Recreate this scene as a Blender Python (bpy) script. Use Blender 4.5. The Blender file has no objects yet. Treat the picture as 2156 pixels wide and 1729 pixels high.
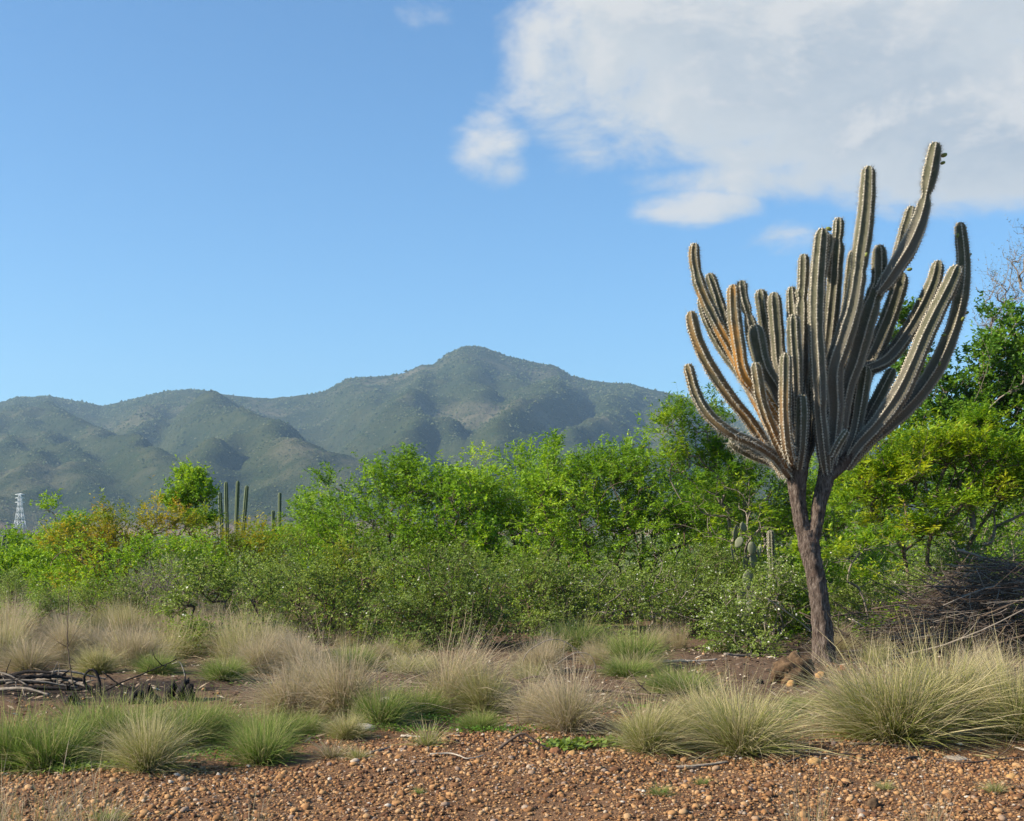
import bpy, math, random
import numpy as np
from mathutils import Vector, Matrix

# ------------------------------------------------------------------ camera, sky, sun, exposure
sc = bpy.context.scene
COL = sc.collection
F, CX, HY, EYE = 2600.0, 1078.0, 1125.0, 1.6        # focal length and horizon in units of a 2156 px wide frame

cam_d = bpy.data.cameras.new('camera')
cam = bpy.data.objects.new('camera', cam_d); COL.objects.link(cam)
cam.location = (0, 0, EYE); cam.rotation_euler = (math.pi/2, 0, 0)
cam_d.sensor_width = 36.0; cam_d.lens = 36.0*F/2156.0
cam_d.shift_y = (HY-864.5)/2156.0
cam_d.clip_start = 0.1; cam_d.clip_end = 30000
sc.camera = cam

SUN_AZ, SUN_EL = 74.0, 32.0   # degrees left of straight-behind-the-camera, elevation
_a, _e = math.radians(SUN_AZ), math.radians(SUN_EL)
SUNV = Vector((-math.cos(_e)*math.sin(_a), -math.cos(_e)*math.cos(_a), math.sin(_e)))
sun_d = bpy.data.lights.new('sun', 'SUN'); sun_d.energy = 5.0; sun_d.angle = math.radians(0.53)
sun_d.color = (1.0, 0.90, 0.74)
sun = bpy.data.objects.new('sun', sun_d); COL.objects.link(sun)
sun.location = (0, 0, 60)
sun.rotation_euler = (-SUNV).to_track_quat('-Z', 'Y').to_euler()

sc.view_settings.view_transform = 'Standard'; sc.view_settings.look = 'None'
sc.view_settings.gamma = 1.0; sc.view_settings.use_curve_mapping = False
sc.view_settings.exposure = 1.02
cy = sc.cycles
cy.max_bounces = 6; cy.diffuse_bounces = 3; cy.glossy_bounces = 2; cy.transmission_bounces = 4
cy.transparent_max_bounces = 6; cy.volume_bounces = 0; cy.caustics_reflective = False; cy.caustics_refractive = False
cy.use_denoising = True


def dirpx(px, py):
    v = Vector(((px-CX)/F, 1.0, (HY-py)/F)); v.normalize(); return v


class NT:
    """small node-tree writer"""
    def __init__(s, tree): s.t = tree; s.n = tree.nodes; s.l = tree.links
    def new(s, typ, **kw):
        nd = s.n.new(typ)
        for k, v in kw.items(): setattr(nd, k, v)
        return nd
    def link(s, a, b): s.l.new(a, b)
    def put(s, sock, v):
        if isinstance(v, bpy.types.NodeSocket): s.l.new(v, sock)
        elif v is not None: sock.default_value = v
    def math(s, op, a, b=None, c=None, clamp=False):
        nd = s.new('ShaderNodeMath', operation=op, use_clamp=clamp)
        for i, v in enumerate((a, b, c)):
            if v is not None: s.put(nd.inputs[i], v)
        return nd.outputs[0]
    def vmath(s, op, a, b=None, out=0):
        nd = s.new('ShaderNodeVectorMath', operation=op)
        for i, v in enumerate((a, b)):
            if v is not None: s.put(nd.inputs[i], v)
        return nd.outputs[out]
    def noise(s, vec, scale, detail=4, rough=0.55, dist=0.0):
        nd = s.new('ShaderNodeTexNoise')
        s.put(nd.inputs['Vector'], vec)
        nd.inputs['Scale'].default_value = scale; nd.inputs['Detail'].default_value = detail
        nd.inputs['Roughness'].default_value = rough; nd.inputs['Distortion'].default_value = dist
        return nd.outputs['Fac']
    def mix(s, f, a, b, mode='MIX'):
        nd = s.new('ShaderNodeMix', data_type='RGBA', blend_type=mode)
        s.put(nd.inputs[0], f)
        s.put(nd.inputs[6], a if isinstance(a, bpy.types.NodeSocket) else (*a, 1))
        s.put(nd.inputs[7], b if isinstance(b, bpy.types.NodeSocket) else (*b, 1))
        return nd.outputs[2]
    def ramp(s, f, stops, interp='LINEAR'):
        nd = s.new('ShaderNodeValToRGB'); cr = nd.color_ramp; cr.interpolation = interp
        s.put(nd.inputs[0], f)
        while len(cr.elements) < len(stops): cr.elements.new(0.5)
        for e, (p, c) in zip(cr.elements, stops):
            e.position = p; e.color = (*c, 1) if len(c) == 3 else c
        return nd.outputs[0]
    def smooth(s, f, lo, hi):
        nd = s.new('ShaderNodeMapRange', interpolation_type='SMOOTHSTEP')
        s.put(nd.inputs[0], f); nd.inputs[1].default_value = lo; nd.inputs[2].default_value = hi
        return nd.outputs[0]
    def attr(s, name, typ='GEOMETRY'):
        nd = s.new('ShaderNodeAttribute', attribute_name=name, attribute_type=typ)
        return nd.outputs['Fac']


def build_world():
    w = bpy.data.worlds.new('World'); sc.world = w; w.use_nodes = True
    w.node_tree.nodes.clear(); n = NT(w.node_tree)
    # cloud density group: blobs of cloud given by directions on the sky, broken up by fractal noise
    g = bpy.data.node_groups.new('cloud_density', 'ShaderNodeTree')
    g.interface.new_socket('Direction', in_out='INPUT', socket_type='NodeSocketVector')
    g.interface.new_socket('Density', in_out='OUTPUT', socket_type='NodeSocketFloat')
    q = NT(g); gi = q.new('NodeGroupInput'); go = q.new('NodeGroupOutput')
    d = q.vmath('NORMALIZE', gi.outputs[0])
    blobs = [  # px, py, half width, half height, weight
        (1780, 60, 760, 250, 1.25), (2150, 210, 700, 240, 1.25), (1330, 60, 290, 200, 1.0), (1500, 220, 360, 150, 1.0),
        (1850, 300, 480, 120, 1.0), (2350, -250, 900, 420, 1.3), (1240, 290, 110, 95, .55), (1035, 290, 80, 85, .40),
        (1070, 345, 50, 45, .36), (1470, 435, 150, 50, .72), (922, 16, 40, 22, .05), (1680, 500, 110, 40, .26), (1150, 120, 130, 150, .80),
        (1640, 370, 360, 50, .72), (2080, 370, 320, 60, .8), (3100, 380, 420, 130, .9), (-1300, 420, 560, 130, .85), (-2400, -300, 700, 300, .95)]
    cur = None
    for px, py, rx, ry, wt in blobs:
        c = dirpx(px, py); k = c.y                    # foreshortening towards the edge of the picture
        df = q.vmath('SUBTRACT', d, tuple(c))
        sx = F/(rx*k); sz = F/(ry*k)
        sc_ = q.vmath('MULTIPLY', df, (sx, 1.0, sz))
        ln = q.vmath('LENGTH', sc_, out=1)
        v = q.math('MULTIPLY', q.math('SUBTRACT', 1.0, q.math('POWER', ln, 2.0)), wt)
        v = q.math('MAXIMUM', v, -1.0)
        cur = v if cur is None else q.math('MAXIMUM', cur, v)
    nv = q.vmath('MULTIPLY', d, (1.0, 1.0, 1.7))
    n1 = q.noise(nv, 8.5, 5, 0.60, 0.5)
    n2 = q.noise(nv, 44.0, 3, 0.6)
    nn = q.math('ADD', q.math('MULTIPLY', q.math('SUBTRACT', n1, 0.5), 2.0), q.math('MULTIPLY', q.math('SUBTRACT', n2, 0.5), 0.50))
    q.link(q.math('ADD', cur, nn), go.inputs[0])

    tc = n.new('ShaderNodeTexCoord'); dv = tc.outputs['Generated']
    def dens(vec):
        nd = n.new('ShaderNodeGroup'); nd.node_tree = g; n.put(nd.inputs[0], vec); return nd.outputs[0]
    d0 = dens(dv)
    off = tuple(0.028*x for x in Vector((SUNV.x, 0, SUNV.z+0.5)).normalized())
    d1 = dens(n.vmath('ADD', dv, off))
    sky = n.new('ShaderNodeTexSky', sky_type='NISHITA')
    sky.sun_disc = False; sky.sun_elevation = _e; sky.sun_rotation = math.atan2(SUNV.x, SUNV.y) % (2*math.pi)
    sky.altitude = 100; sky.air_density = 1.0; sky.dust_density = 0.3; sky.ozone_density = 2.5
    bg = n.new('ShaderNodeBackground'); bg.inputs[1].default_value = 0.077
    n.link(n.mix(1.0, sky.outputs[0], (0.70, 1.03, 1.22), 'MULTIPLY'), bg.inputs[0])
    cover = n.math('MULTIPLY', n.smooth(d0, -0.02, 0.80), 0.96)
    lit = n.smooth(n.math('SUBTRACT', d0, d1), -0.12, 0.40)
    thick = n.smooth(d0, 0.5, 1.9)
    col_thin = (0.60, 0.62, 0.62)
    ccol = n.mix(thick, col_thin, (0.335, 0.40, 0.48))
    ccol = n.mix(n.math('MULTIPLY', lit, 0.85), ccol, (0.70, 0.685, 0.655))
    cb = n.new('ShaderNodeBackground'); cb.inputs[1].default_value = 0.575
    n.link(ccol, cb.inputs[0])
    mx = n.new('ShaderNodeMixShader')
    n.link(cover, mx.inputs[0]); n.link(bg.outputs[0], mx.inputs[1]); n.link(cb.outputs[0], mx.inputs[2])
    out = n.new('ShaderNodeOutputWorld'); n.link(mx.outputs[0], out.inputs[0])
    w.cycles.sampling_method = 'MANUAL'; w.cycles.sample_map_resolution = 512

build_world()

# ------------------------------------------------------------------ helpers
RNG = np.random.default_rng(7)


def P(px, py, Y):
    return np.array([(px-CX)/F*Y, Y, EYE+(HY-py)/F*Y])


def gh(x, y):
    """height of the ground"""
    x = np.asarray(x, float); y = np.asarray(y, float)
    f = np.clip((60-np.hypot(x, y-14))/40, 0, 1)
    return f*(0.035*np.sin(x*0.9+1.3)*np.cos(y*0.7) + 0.02*np.sin(x*2.3+y*1.7) + 0.012*np.sin(x*4.1-y*3.3+2))


def G(px, py, up=0.0):
    """ground point seen at a picture position"""
    Y = EYE*F/(py-HY)
    x = (px-CX)/F*Y
    return np.array([x, Y, float(gh(x, Y))+up])


def tag(o, label=None, cat=None, group=None, kind=None):
    if label: o['label'] = label
    if cat: o['category'] = cat
    if group: o['group'] = group
    if kind: o['kind'] = kind
    return o


def link(o, parent=None):
    COL.objects.link(o)
    if parent is not None: o.parent = parent
    return o


def empty(name, loc, label=None, cat=None, group=None):
    o = bpy.data.objects.new(name, None); o.empty_display_size = 0.2; o.location = tuple(map(float, loc))
    return tag(link(o), label, cat, group)


def mesh(name, V, faces=(), attrs=None, mat=None, smooth=False):
    """V (n,3); faces: list of integer arrays (m,3) or (m,4)"""
    me = bpy.data.meshes.new(name)
    V = np.ascontiguousarray(V, dtype=np.float32)
    me.vertices.add(len(V)); me.vertices.foreach_set('co', V.ravel())
    faces = [np.asarray(f, dtype=np.int32) for f in faces if len(f)]
    nl = sum(f.size for f in faces); npoly = sum(len(f) for f in faces)
    me.loops.add(nl); me.polygons.add(npoly)
    me.loops.foreach_set('vertex_index', np.concatenate([f.ravel() for f in faces]))
    tot = np.concatenate([np.full(len(f), f.shape[1], np.int32) for f in faces])
    st = np.concatenate([[0], np.cumsum(tot)[:-1]]).astype(np.int32)
    me.polygons.foreach_set('loop_start', st)
    me.update(calc_edges=True)
    if smooth: me.polygons.foreach_set('use_smooth', np.ones(npoly, bool))
    for k, a in (attrs or {}).items():
        at = me.attributes.new(k, 'FLOAT', 'POINT'); at.data.foreach_set('value', np.ascontiguousarray(a, np.float32))
    if mat: me.materials.append(mat)
    me.validate()
    return me


def obj(name, me, parent=None, loc=(0, 0, 0)):
    o = bpy.data.objects.new(name, me); o.location = tuple(map(float, loc))
    return link(o, parent)


def unit(v):
    return v/np.maximum(np.linalg.norm(v, axis=-1, keepdims=True), 1e-9)


def tubes(C, R, sides=4, cap=True):
    """C (E,K,3) centre lines, R (E,K) radii -> V, quads, tris, index of tube per vertex"""
    E, K, _ = C.shape
    T = unit(np.gradient(C, axis=1))
    ref = np.where(np.abs(T[:, :1, 2:3]) > 0.85, np.array([1., 0, 0]), np.array([0, 0, 1.]))
    U = unit(np.cross(np.broadcast_to(ref, T.shape), T)); W = np.cross(T, U)
    a = np.arange(sides)*2*np.pi/sides
    V = C[:, :, None, :] + R[:, :, None, None]*(np.cos(a)[None, None, :, None]*U[:, :, None, :] + np.sin(a)[None, None, :, None]*W[:, :, None, :])
    idx = np.arange(E*K*sides).reshape(E, K, sides)
    n2 = np.roll(idx, -1, axis=2)
    q = np.stack([idx[:, :-1], n2[:, :-1], n2[:, 1:], idx[:, 1:]], -1).reshape(-1, 4)
    tri = np.zeros((0, 3), int)
    if cap:
        tl = [np.stack([idx[:, -1, 0], idx[:, -1, k], idx[:, -1, k+1]], -1) for k in range(1, sides-1)]
        tl += [np.stack([idx[:, 0, 0], idx[:, 0, k+1], idx[:, 0, k]], -1) for k in range(1, sides-1)]
        tri = np.concatenate(tl)
    return V.reshape(-1, 3), q, tri, np.repeat(np.arange(E), K*sides)


def spline(pts, n):
    """Catmull-Rom through pts (m,k), n samples evenly by length"""
    pts = np.asarray(pts, float)
    p = np.vstack([2*pts[0]-pts[1], pts, 2*pts[-1]-pts[-2]])
    out = []
    for i in range(1, len(p)-2):
        t = np.linspace(0, 1, 24, endpoint=False)[:, None]
        a, b, c, d = p[i-1], p[i], p[i+1], p[i+2]
        out.append(0.5*((2*b)+(-a+c)*t+(2*a-5*b+4*c-d)*t*t+(-a+3*b-3*c+d)*t**3))
    out = np.vstack(out+[p[-2][None]])
    L = np.concatenate([[0], np.cumsum(np.linalg.norm(np.diff(out[:, :3], axis=0), axis=1))])
    s = np.linspace(0, L[-1], n) if np.isscalar(n) else np.asarray(n)*L[-1]
    return np.stack([np.interp(s, L, out[:, k]) for k in range(pts.shape[1])], 1), L[-1]


def perlin(x, y, seed=0):
    r = np.random.default_rng(seed); n = 256
    ang = r.random((n, n))*2*np.pi; gx, gy = np.cos(ang), np.sin(ang)
    xi = np.floor(x).astype(int); yi = np.floor(y).astype(int); xf = x-xi; yf = y-yi
    def g(i, j): return gx[(xi+i) % n, (yi+j) % n]*(xf-i)+gy[(xi+i) % n, (yi+j) % n]*(yf-j)
    u = xf**3*(xf*(xf*6-15)+10); v = yf**3*(yf*(yf*6-15)+10)
    return (g(0, 0)*(1-u)+g(1, 0)*u)*(1-v)+(g(0, 1)*(1-u)+g(1, 1)*u)*v


def fbm(x, y, seed=0, octv=4, ridged=False):
    s = 0; a = 1.0
    for k in range(octv):
        v = perlin(x*2**k, y*2**k, seed+k)
        if ridged: v = 0.5-np.abs(v)*1.6
        s = s+a*v; a *= 0.5
    return s

ICO_V = None
def ico(sub=1):
    import bmesh
    bm = bmesh.new(); bmesh.ops.create_icosphere(bm, subdivisions=sub, radius=1.0)
    v = np.array([x.co[:] for x in bm.verts]); f = np.array([[w.index for w in fc.verts] for fc in bm.faces]); bm.free()
    return v, f

# ------------------------------------------------------------------ materials
MATS = {}


def material(name):
    m = bpy.data.materials.new(name); m.use_nodes = True; m.node_tree.nodes.clear()
    MATS[name] = m
    n = NT(m.node_tree); out = n.new('ShaderNodeOutputMaterial')
    return m, n, out


def princ(n, out, col, rough=0.9, spec=0.2, bump=None, bstr=0.3, bdist=0.02):
    b = n.new('ShaderNodeBsdfPrincipled')
    n.put(b.inputs['Base Color'], col if isinstance(col, bpy.types.NodeSocket) else (*col, 1))
    n.put(b.inputs['Roughness'], rough); b.inputs['Specular IOR Level'].default_value = spec
    if bump is not None:
        bp = n.new('ShaderNodeBump'); bp.inputs['Strength'].default_value = bstr; bp.inputs['Distance'].default_value = bdist
        n.link(bump, bp.inputs['Height']); n.link(bp.outputs[0], b.inputs['Normal'])
    if out: n.link(b.outputs[0], out.inputs[0])
    return b


def leaf_mat(name, stops, trans=0.42, tcol=(1.3, 1.2, 0.45)):
    m, n, out = material(name)
    c = n.ramp(n.attr('tint'), stops)
    b = princ(n, None, c, 0.55, 0.25)
    tr = n.new('ShaderNodeBsdfTranslucent')
    tm = n.mix(1.0, c, tcol, 'MULTIPLY'); n.link(tm, tr.inputs[0])
    mx = n.new('ShaderNodeMixShader'); mx.inputs[0].default_value = trans
    n.link(b.outputs[0], mx.inputs[1]); n.link(tr.outputs[0], mx.inputs[2]); n.link(mx.outputs[0], out.inputs[0])
    return m


def bark_mat(name, c1, c2, scale=30):
    m, n, out = material(name)
    tc = n.new('ShaderNodeTexCoord')
    f = n.noise(tc.outputs['Object'], scale, 5, 0.65)
    c = n.ramp(f, [(0.3, c1), (0.7, c2)])
    princ(n, out, c, 0.95, 0.1, f, 0.5, 0.01)
    return m

leaf_mat('leaf_mesquite', [(0, (0.06, 0.125, 0.010)), (0.45, (0.16, 0.30, 0.018)), (0.8, (0.29, 0.45, 0.026)), (1, (0.42, 0.53, 0.035))])
leaf_mat('leaf_acacia', [(0, (0.06, 0.15, 0.012)), (0.4, (0.15, 0.29, 0.018)), (0.75, (0.33, 0.45, 0.026)), (1, (0.50, 0.50, 0.04))], 0.42)
leaf_mat('leaf_dense', [(0, (0.045, 0.105, 0.014)), (0.5, (0.10, 0.215, 0.022)), (1, (0.22, 0.36, 0.03))])
leaf_mat('leaf_thorn', [(0, (0.095, 0.14, 0.03)), (0.5, (0.195, 0.275, 0.052)), (0.93, (0.31, 0.39, 0.085)), (0.965, (0.33, 0.40, 0.10)), (0.985, (0.72, 0.70, 0.60)), (1, (0.76, 0.74, 0.66))], 0.38, (1.2, 1.15, 0.55))
leaf_mat('leaf_yellow', [(0, (0.08, 0.14, 0.016)), (0.35, (0.17, 0.255, 0.022)), (0.65, (0.35, 0.34, 0.03)), (0.85, (0.44, 0.32, 0.04)), (1, (0.46, 0.26, 0.04))], 0.36)
leaf_mat('leaf_dry', [(0, (0.12, 0.10, 0.075)), (0.5, (0.24, 0.20, 0.145)), (0.8, (0.15, 0.17, 0.06)), (1, (0.13, 0.18, 0.05))], 0.15, (1, 1, 0.9))
bark_mat('bark_grey', (0.12, 0.10, 0.08), (0.30, 0.25, 0.205))
bark_mat('bark_brown', (0.065, 0.046, 0.032), (0.19, 0.14, 0.10))
bark_mat('bark_dark', (0.05, 0.036, 0.029), (0.15, 0.11, 0.085))
bark_mat('bark_pale', (0.26, 0.21, 0.16), (0.50, 0.44, 0.36))
bark_mat('char', (0.006, 0.006, 0.007), (0.045, 0.038, 0.034), 50)



def grass_mat(name, base, mid, tip, dry):
    m, n, out = material(name)
    t = n.attr('along'); r = n.attr('tint')
    c = n.ramp(t, [(0.0, base), (0.45, mid), (1.0, tip)])
    c = n.mix(n.smooth(r, 0.55, 0.95), c, dry)
    b = princ(n, None, c, 0.7, 0.2)
    tr = n.new('ShaderNodeBsdfTranslucent'); n.link(c, tr.inputs[0])
    mx = n.new('ShaderNodeMixShader'); mx.inputs[0].default_value = 0.38
    n.link(b.outputs[0], mx.inputs[1]); n.link(tr.outputs[0], mx.inputs[2]); n.link(mx.outputs[0], out.inputs[0])
    return m

grass_mat('grass_green', (0.10, 0.135, 0.02), (0.14, 0.235, 0.032), (0.26, 0.31, 0.075), (0.40, 0.35, 0.16))
grass_mat('grass_mixed', (0.14, 0.155, 0.03), (0.235, 0.265, 0.05), (0.48, 0.42, 0.19), (0.56, 0.46, 0.28))
grass_mat('grass_tan', (0.17, 0.155, 0.045), (0.31, 0.28, 0.10), (0.52, 0.42, 0.27), (0.50, 0.39, 0.28))


def ground_mat():
    m, n, out = material('soil')
    geo = n.new('ShaderNodeNewGeometry'); p = geo.outputs['Position']
    sep = n.new('ShaderNodeSeparateXYZ'); n.link(p, sep.inputs[0])
    f1 = n.noise(p, 1.1, 6, 0.6); f2 = n.noise(p, 28, 5, 0.65); f3 = n.noise(p, 95, 4, 0.7)
    c = n.ramp(f1, [(0.3, (0.075, 0.042, 0.025)), (0.5, (0.12, 0.065, 0.036)), (0.7, (0.17, 0.10, 0.058))])
    c = n.mix(n.smooth(f2, 0.35, 0.75), c, (0.24, 0.135, 0.07))
    c = n.mix(n.math('MULTIPLY', n.smooth(f3, 0.55, 0.75), 0.6), c, (0.30, 0.20, 0.13))
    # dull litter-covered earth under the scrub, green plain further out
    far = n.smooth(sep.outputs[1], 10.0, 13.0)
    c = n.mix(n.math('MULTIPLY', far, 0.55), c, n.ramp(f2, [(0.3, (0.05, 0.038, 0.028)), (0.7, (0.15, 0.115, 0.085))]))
    plain = n.smooth(sep.outputs[1], 26.0, 60.0)
    c = n.mix(plain, c, n.ramp(n.noise(p, 0.09, 6, 0.6), [(0.35, (0.05, 0.085, 0.02)), (0.65, (0.13, 0.14, 0.05))]))
    # burnt patch left of the thicket
    bx = n.math('MULTIPLY', n.math('ADD', sep.outputs[0], 4.25), 0.62)
    by = n.math('MULTIPLY', n.math('SUBTRACT', sep.outputs[1], 12.55), 1.05)
    rr = n.math('SQRT', n.math('ADD', n.math('MULTIPLY', bx, bx), n.math('MULTIPLY', by, by)))
    rr = n.math('ADD', rr, n.math('MULTIPLY', n.math('SUBTRACT', n.noise(p, 3.5, 5), 0.5), 1.5))
    burn = n.math('SUBTRACT', 1.0, n.smooth(rr, 0.5, 1.05))
    c = n.mix(n.math('MULTIPLY', burn, 0.85), c, (0.022, 0.018, 0.016))
    h = n.math('ADD', f2, n.math('MULTIPLY', f3, 0.5))
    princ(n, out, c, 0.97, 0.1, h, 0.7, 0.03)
    return m
ground_mat()


def stone_mat():
    m, n, out = material('gravel_stone')
    tc = n.new('ShaderNodeTexCoord'); t = n.attr('tint')
    oi = n.new('ShaderNodeObjectInfo')
    t = n.math('FRACT', n.math('ADD', t, n.math('MULTIPLY', oi.outputs['Random'], 0.999)))
    c = n.ramp(t, [(0.0, (0.09, 0.04, 0.02)), (0.2, (0.17, 0.08, 0.034)), (0.5, (0.29, 0.145, 0.055)), (0.72, (0.40, 0.225, 0.095)),
                   (0.88, (0.42, 0.26, 0.13)), (0.94, (0.24, 0.17, 0.13)), (0.985, (0.40, 0.31, 0.22)), (1.0, (0.56, 0.50, 0.42))])
    f = n.noise(tc.outputs['Object'], 60, 4, 0.6)
    c = n.mix(n.smooth(f, 0.4, 0.75), c, n.mix(0.5, c, (0.08, 0.035, 0.02)))
    princ(n, out, c, 0.85, 0.25, f, 0.35, 0.004)
    return m
stone_mat()


def rock_mat(name, c1, c2, sc_=8):
    m, n, out = material(name)
    tc = n.new('ShaderNodeTexCoord'); f = n.noise(tc.outputs['Object'], sc_, 6, 0.65)
    princ(n, out, n.ramp(f, [(0.32, c1), (0.68, c2)]), 0.92, 0.15, f, 0.6, 0.03)
rock_mat('rock_brown', (0.035, 0.022, 0.014), (0.16, 0.10, 0.055), 16)
rock_mat('rock_tan', (0.30, 0.16, 0.06), (0.52, 0.33, 0.14), 14)
rock_mat('rock_pale', (0.40, 0.34, 0.27), (0.62, 0.56, 0.48), 14)
rock_mat('rock_rust', (0.13, 0.055, 0.03), (0.32, 0.16, 0.08), 14)
rock_mat('slab_grey', (0.24, 0.19, 0.14), (0.42, 0.35, 0.27), 20)


def mountain_mat():
    m, n, out = material('mountain_scrub')
    geo = n.new('ShaderNodeNewGeometry'); p = geo.outputs['Position']
    big = n.noise(p, 0.0022, 5, 0.6); mid = n.noise(p, 0.012, 5, 0.6); fine = n.noise(p, 0.075, 4, 0.7)
    veg = n.ramp(mid, [(0.3, (0.026, 0.036, 0.016)), (0.7, (0.055, 0.060, 0.026))])
    c = n.mix(n.smooth(n.math('ADD', big, n.math('MULTIPLY', mid, 0.4)), 0.70, 0.92), veg, (0.12, 0.105, 0.066))
    c = n.mix(n.smooth(fine, 0.45, 0.72), c, n.mix(0.6, c, (0.02, 0.04, 0.015)))
    sep = n.new('ShaderNodeSeparateXYZ'); n.link(p, sep.inputs[0])
    low = n.math('SUBTRACT', 1.0, n.smooth(n.math('ADD', sep.outputs[2], n.math('MULTIPLY', mid, 50)), 22, 50))
    c = n.mix(n.math('MULTIPLY', low, 0.8), c, (0.24, 0.16, 0.10))
    princ(n, out, c, 1.0, 0.0, n.math('ADD', fine, mid), 0.8, 6.0)
mountain_mat()
m, n, out = material('mountain_bush')
princ(n, out, n.ramp(n.attr('tint'), [(0, (0.022, 0.036, 0.014)), (0.4, (0.042, 0.06, 0.022)), (0.8, (0.085, 0.105, 0.04)), (1, (0.14, 0.14, 0.08))]), 1.0, 0.0)


def cactus_mat(name, green, olive, cork, crest):
    m, n, out = material(name)
    tc = n.new('ShaderNodeTexCoord'); p = tc.outputs['Object']
    f = n.noise(p, 7, 6, 0.65); f2 = n.noise(p, 45, 4, 0.7); f3 = n.noise(p, 2.2, 3, 0.5)
    c = n.mix(n.smooth(f, 0.35, 0.7), green, olive)
    age = n.attr('age')
    k = n.smooth(n.math('ADD', age, n.math('MULTIPLY', n.math('SUBTRACT', f, 0.5), 0.9)), 0.78, 0.25)
    c = n.mix(k, c, n.ramp(f2, [(0.3, cork), (0.7, tuple(x*1.55 for x in cork))]))
    c = n.mix(n.math('MULTIPLY', n.smooth(f2, 0.58, 0.72), 0.5), c, (0.055, 0.045, 0.035))
    rust = n.math('MULTIPLY', n.attr('rust', 'OBJECT'), n.smooth(n.math('SUBTRACT', f3, n.math('MULTIPLY', age, 0.35)), 0.12, 0.42))
    c = n.mix(rust, c, (0.36, 0.17, 0.035))
    cr = n.smooth(n.attr('crest'), 0.55, 1.0)
    c = n.mix(n.math('MULTIPLY', cr, 0.72), c, n.mix(rust, crest, (0.50, 0.27, 0.07)))
    princ(n, out, c, 0.75, 0.25, f2, 0.4, 0.006)
cactus_mat('cactus_skin', (0.078, 0.078, 0.042), (0.125, 0.115, 0.074), (0.10, 0.088, 0.068), (0.52, 0.46, 0.36))
cactus_mat('cactus_far', (0.055, 0.085, 0.04), (0.09, 0.12, 0.055), (0.12, 0.12, 0.08), (0.26, 0.28, 0.18))
m, n, out = material('trunk_bark')
tc = n.new('ShaderNodeTexCoord'); mp = n.new('ShaderNodeMapping'); mp.inputs['Scale'].default_value = (1, 1, 0.22)
n.link(tc.outputs['Object'], mp.inputs[0])
f = n.noise(mp.outputs[0], 38, 7, 0.75); f2 = n.noise(tc.outputs['Object'], 5, 4, 0.6)
c = n.ramp(f, [(0.36, (0.03, 0.021, 0.017)), (0.5, (0.13, 0.095, 0.075)), (0.66, (0.29, 0.235, 0.195))])
c = n.mix(n.math('MULTIPLY', n.smooth(f2, 0.5, 0.75), 0.5), c, (0.12, 0.075, 0.06))
princ(n, out, c, 0.95, 0.1, f, 1.0, 0.05)
m, n, out = material('wool'); princ(n, out, (0.55, 0.50, 0.40), 0.95, 0.05)
m, n, out = material('spine'); princ(n, out, (0.46, 0.41, 0.33), 0.6, 0.3)
m, n, out = material('fruit')
princ(n, out, n.ramp(n.noise(n.new('ShaderNodeTexCoord').outputs['Object'], 25), [(0.3, (0.10, 0.13, 0.03)), (0.7, (0.26, 0.27, 0.05))]), 0.6, 0.3)
m, n, out = material('pad')
princ(n, out, n.ramp(n.noise(n.new('ShaderNodeTexCoord').outputs['Object'], 14, 5), [(0.35, (0.09, 0.12, 0.055)), (0.5, (0.16, 0.18, 0.10)), (0.65, (0.28, 0.23, 0.18))]), 0.7, 0.25)
m, n, out = material('galvanised'); princ(n, out, (0.62, 0.63, 0.63), 0.6, 0.4)
m, n, out = material('white_scrap'); princ(n, out, (0.75, 0.74, 0.72), 0.7, 0.3)

# ------------------------------------------------------------------ ground
def build_ground():
    near = np.linspace(-9, 9, 141)
    grow = 9*1.22**np.arange(1, 32); grow = grow[grow < 4300]
    xs = np.concatenate([-grow[::-1], [-4300][:0], near, grow]); xs[0], xs[-1] = -4400, 4400
    ys = np.concatenate([[-120, -60, -30, -12, -4, 0, 2], np.linspace(4, 27, 161), 27*1.22**np.arange(1, 27)]); ys[-1] = 4700
    X, Y = np.meshgrid(xs, ys)
    Z = gh(X, Y)
    nearm = np.clip((30-np.hypot(X, Y-12))/10, 0, 1)
    Z = Z + nearm*0.012*fbm(X*3, Y*3, 5, 3)
    Z = Z - np.clip((np.hypot(X, Y)-500)/4000, 0, 1)*1.0
    r, c = X.shape; idx = np.arange(r*c).reshape(r, c)
    q = np.stack([idx[:-1, :-1], idx[:-1, 1:], idx[1:, 1:], idx[1:, :-1]], -1).reshape(-1, 4)
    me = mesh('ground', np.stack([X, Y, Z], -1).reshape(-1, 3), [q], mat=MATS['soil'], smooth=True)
    o = obj('ground', me); tag(o, 'flat reddish brown earth and gravel clearing in front of the scrub', kind='structure')
    return o
GROUND = build_ground()

# ------------------------------------------------------------------ mountains
def c8(x, y): return x*0.692, 688.6+0.692*y

SKYLINE = [(-900, 900), (-500, 880), (-250, 850), (-120, 862), (-40, 852), (0, 848), (40, 835), (65, 838), (100, 832), (150, 843), (215, 854), (280, 838), (345, 825), (385, 820),
           (420, 822), (480, 832), (560, 838), (640, 832), (690, 822), (730, 796), (800, 792), (850, 786), (885, 769), (915, 767),
           (940, 745), (970, 730), (1000, 727), (1030, 733), (1070, 750), (1130, 763), (1170, 770), (1200, 790), (1240, 800), (1330, 808),
           (1370, 820), (1440, 835), (1500, 856), (1570, 882), (1660, 905), (1780, 930), (1900, 925), (2050, 940), (2300, 960), (2700, 990), (3100, 1040)]


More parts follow.
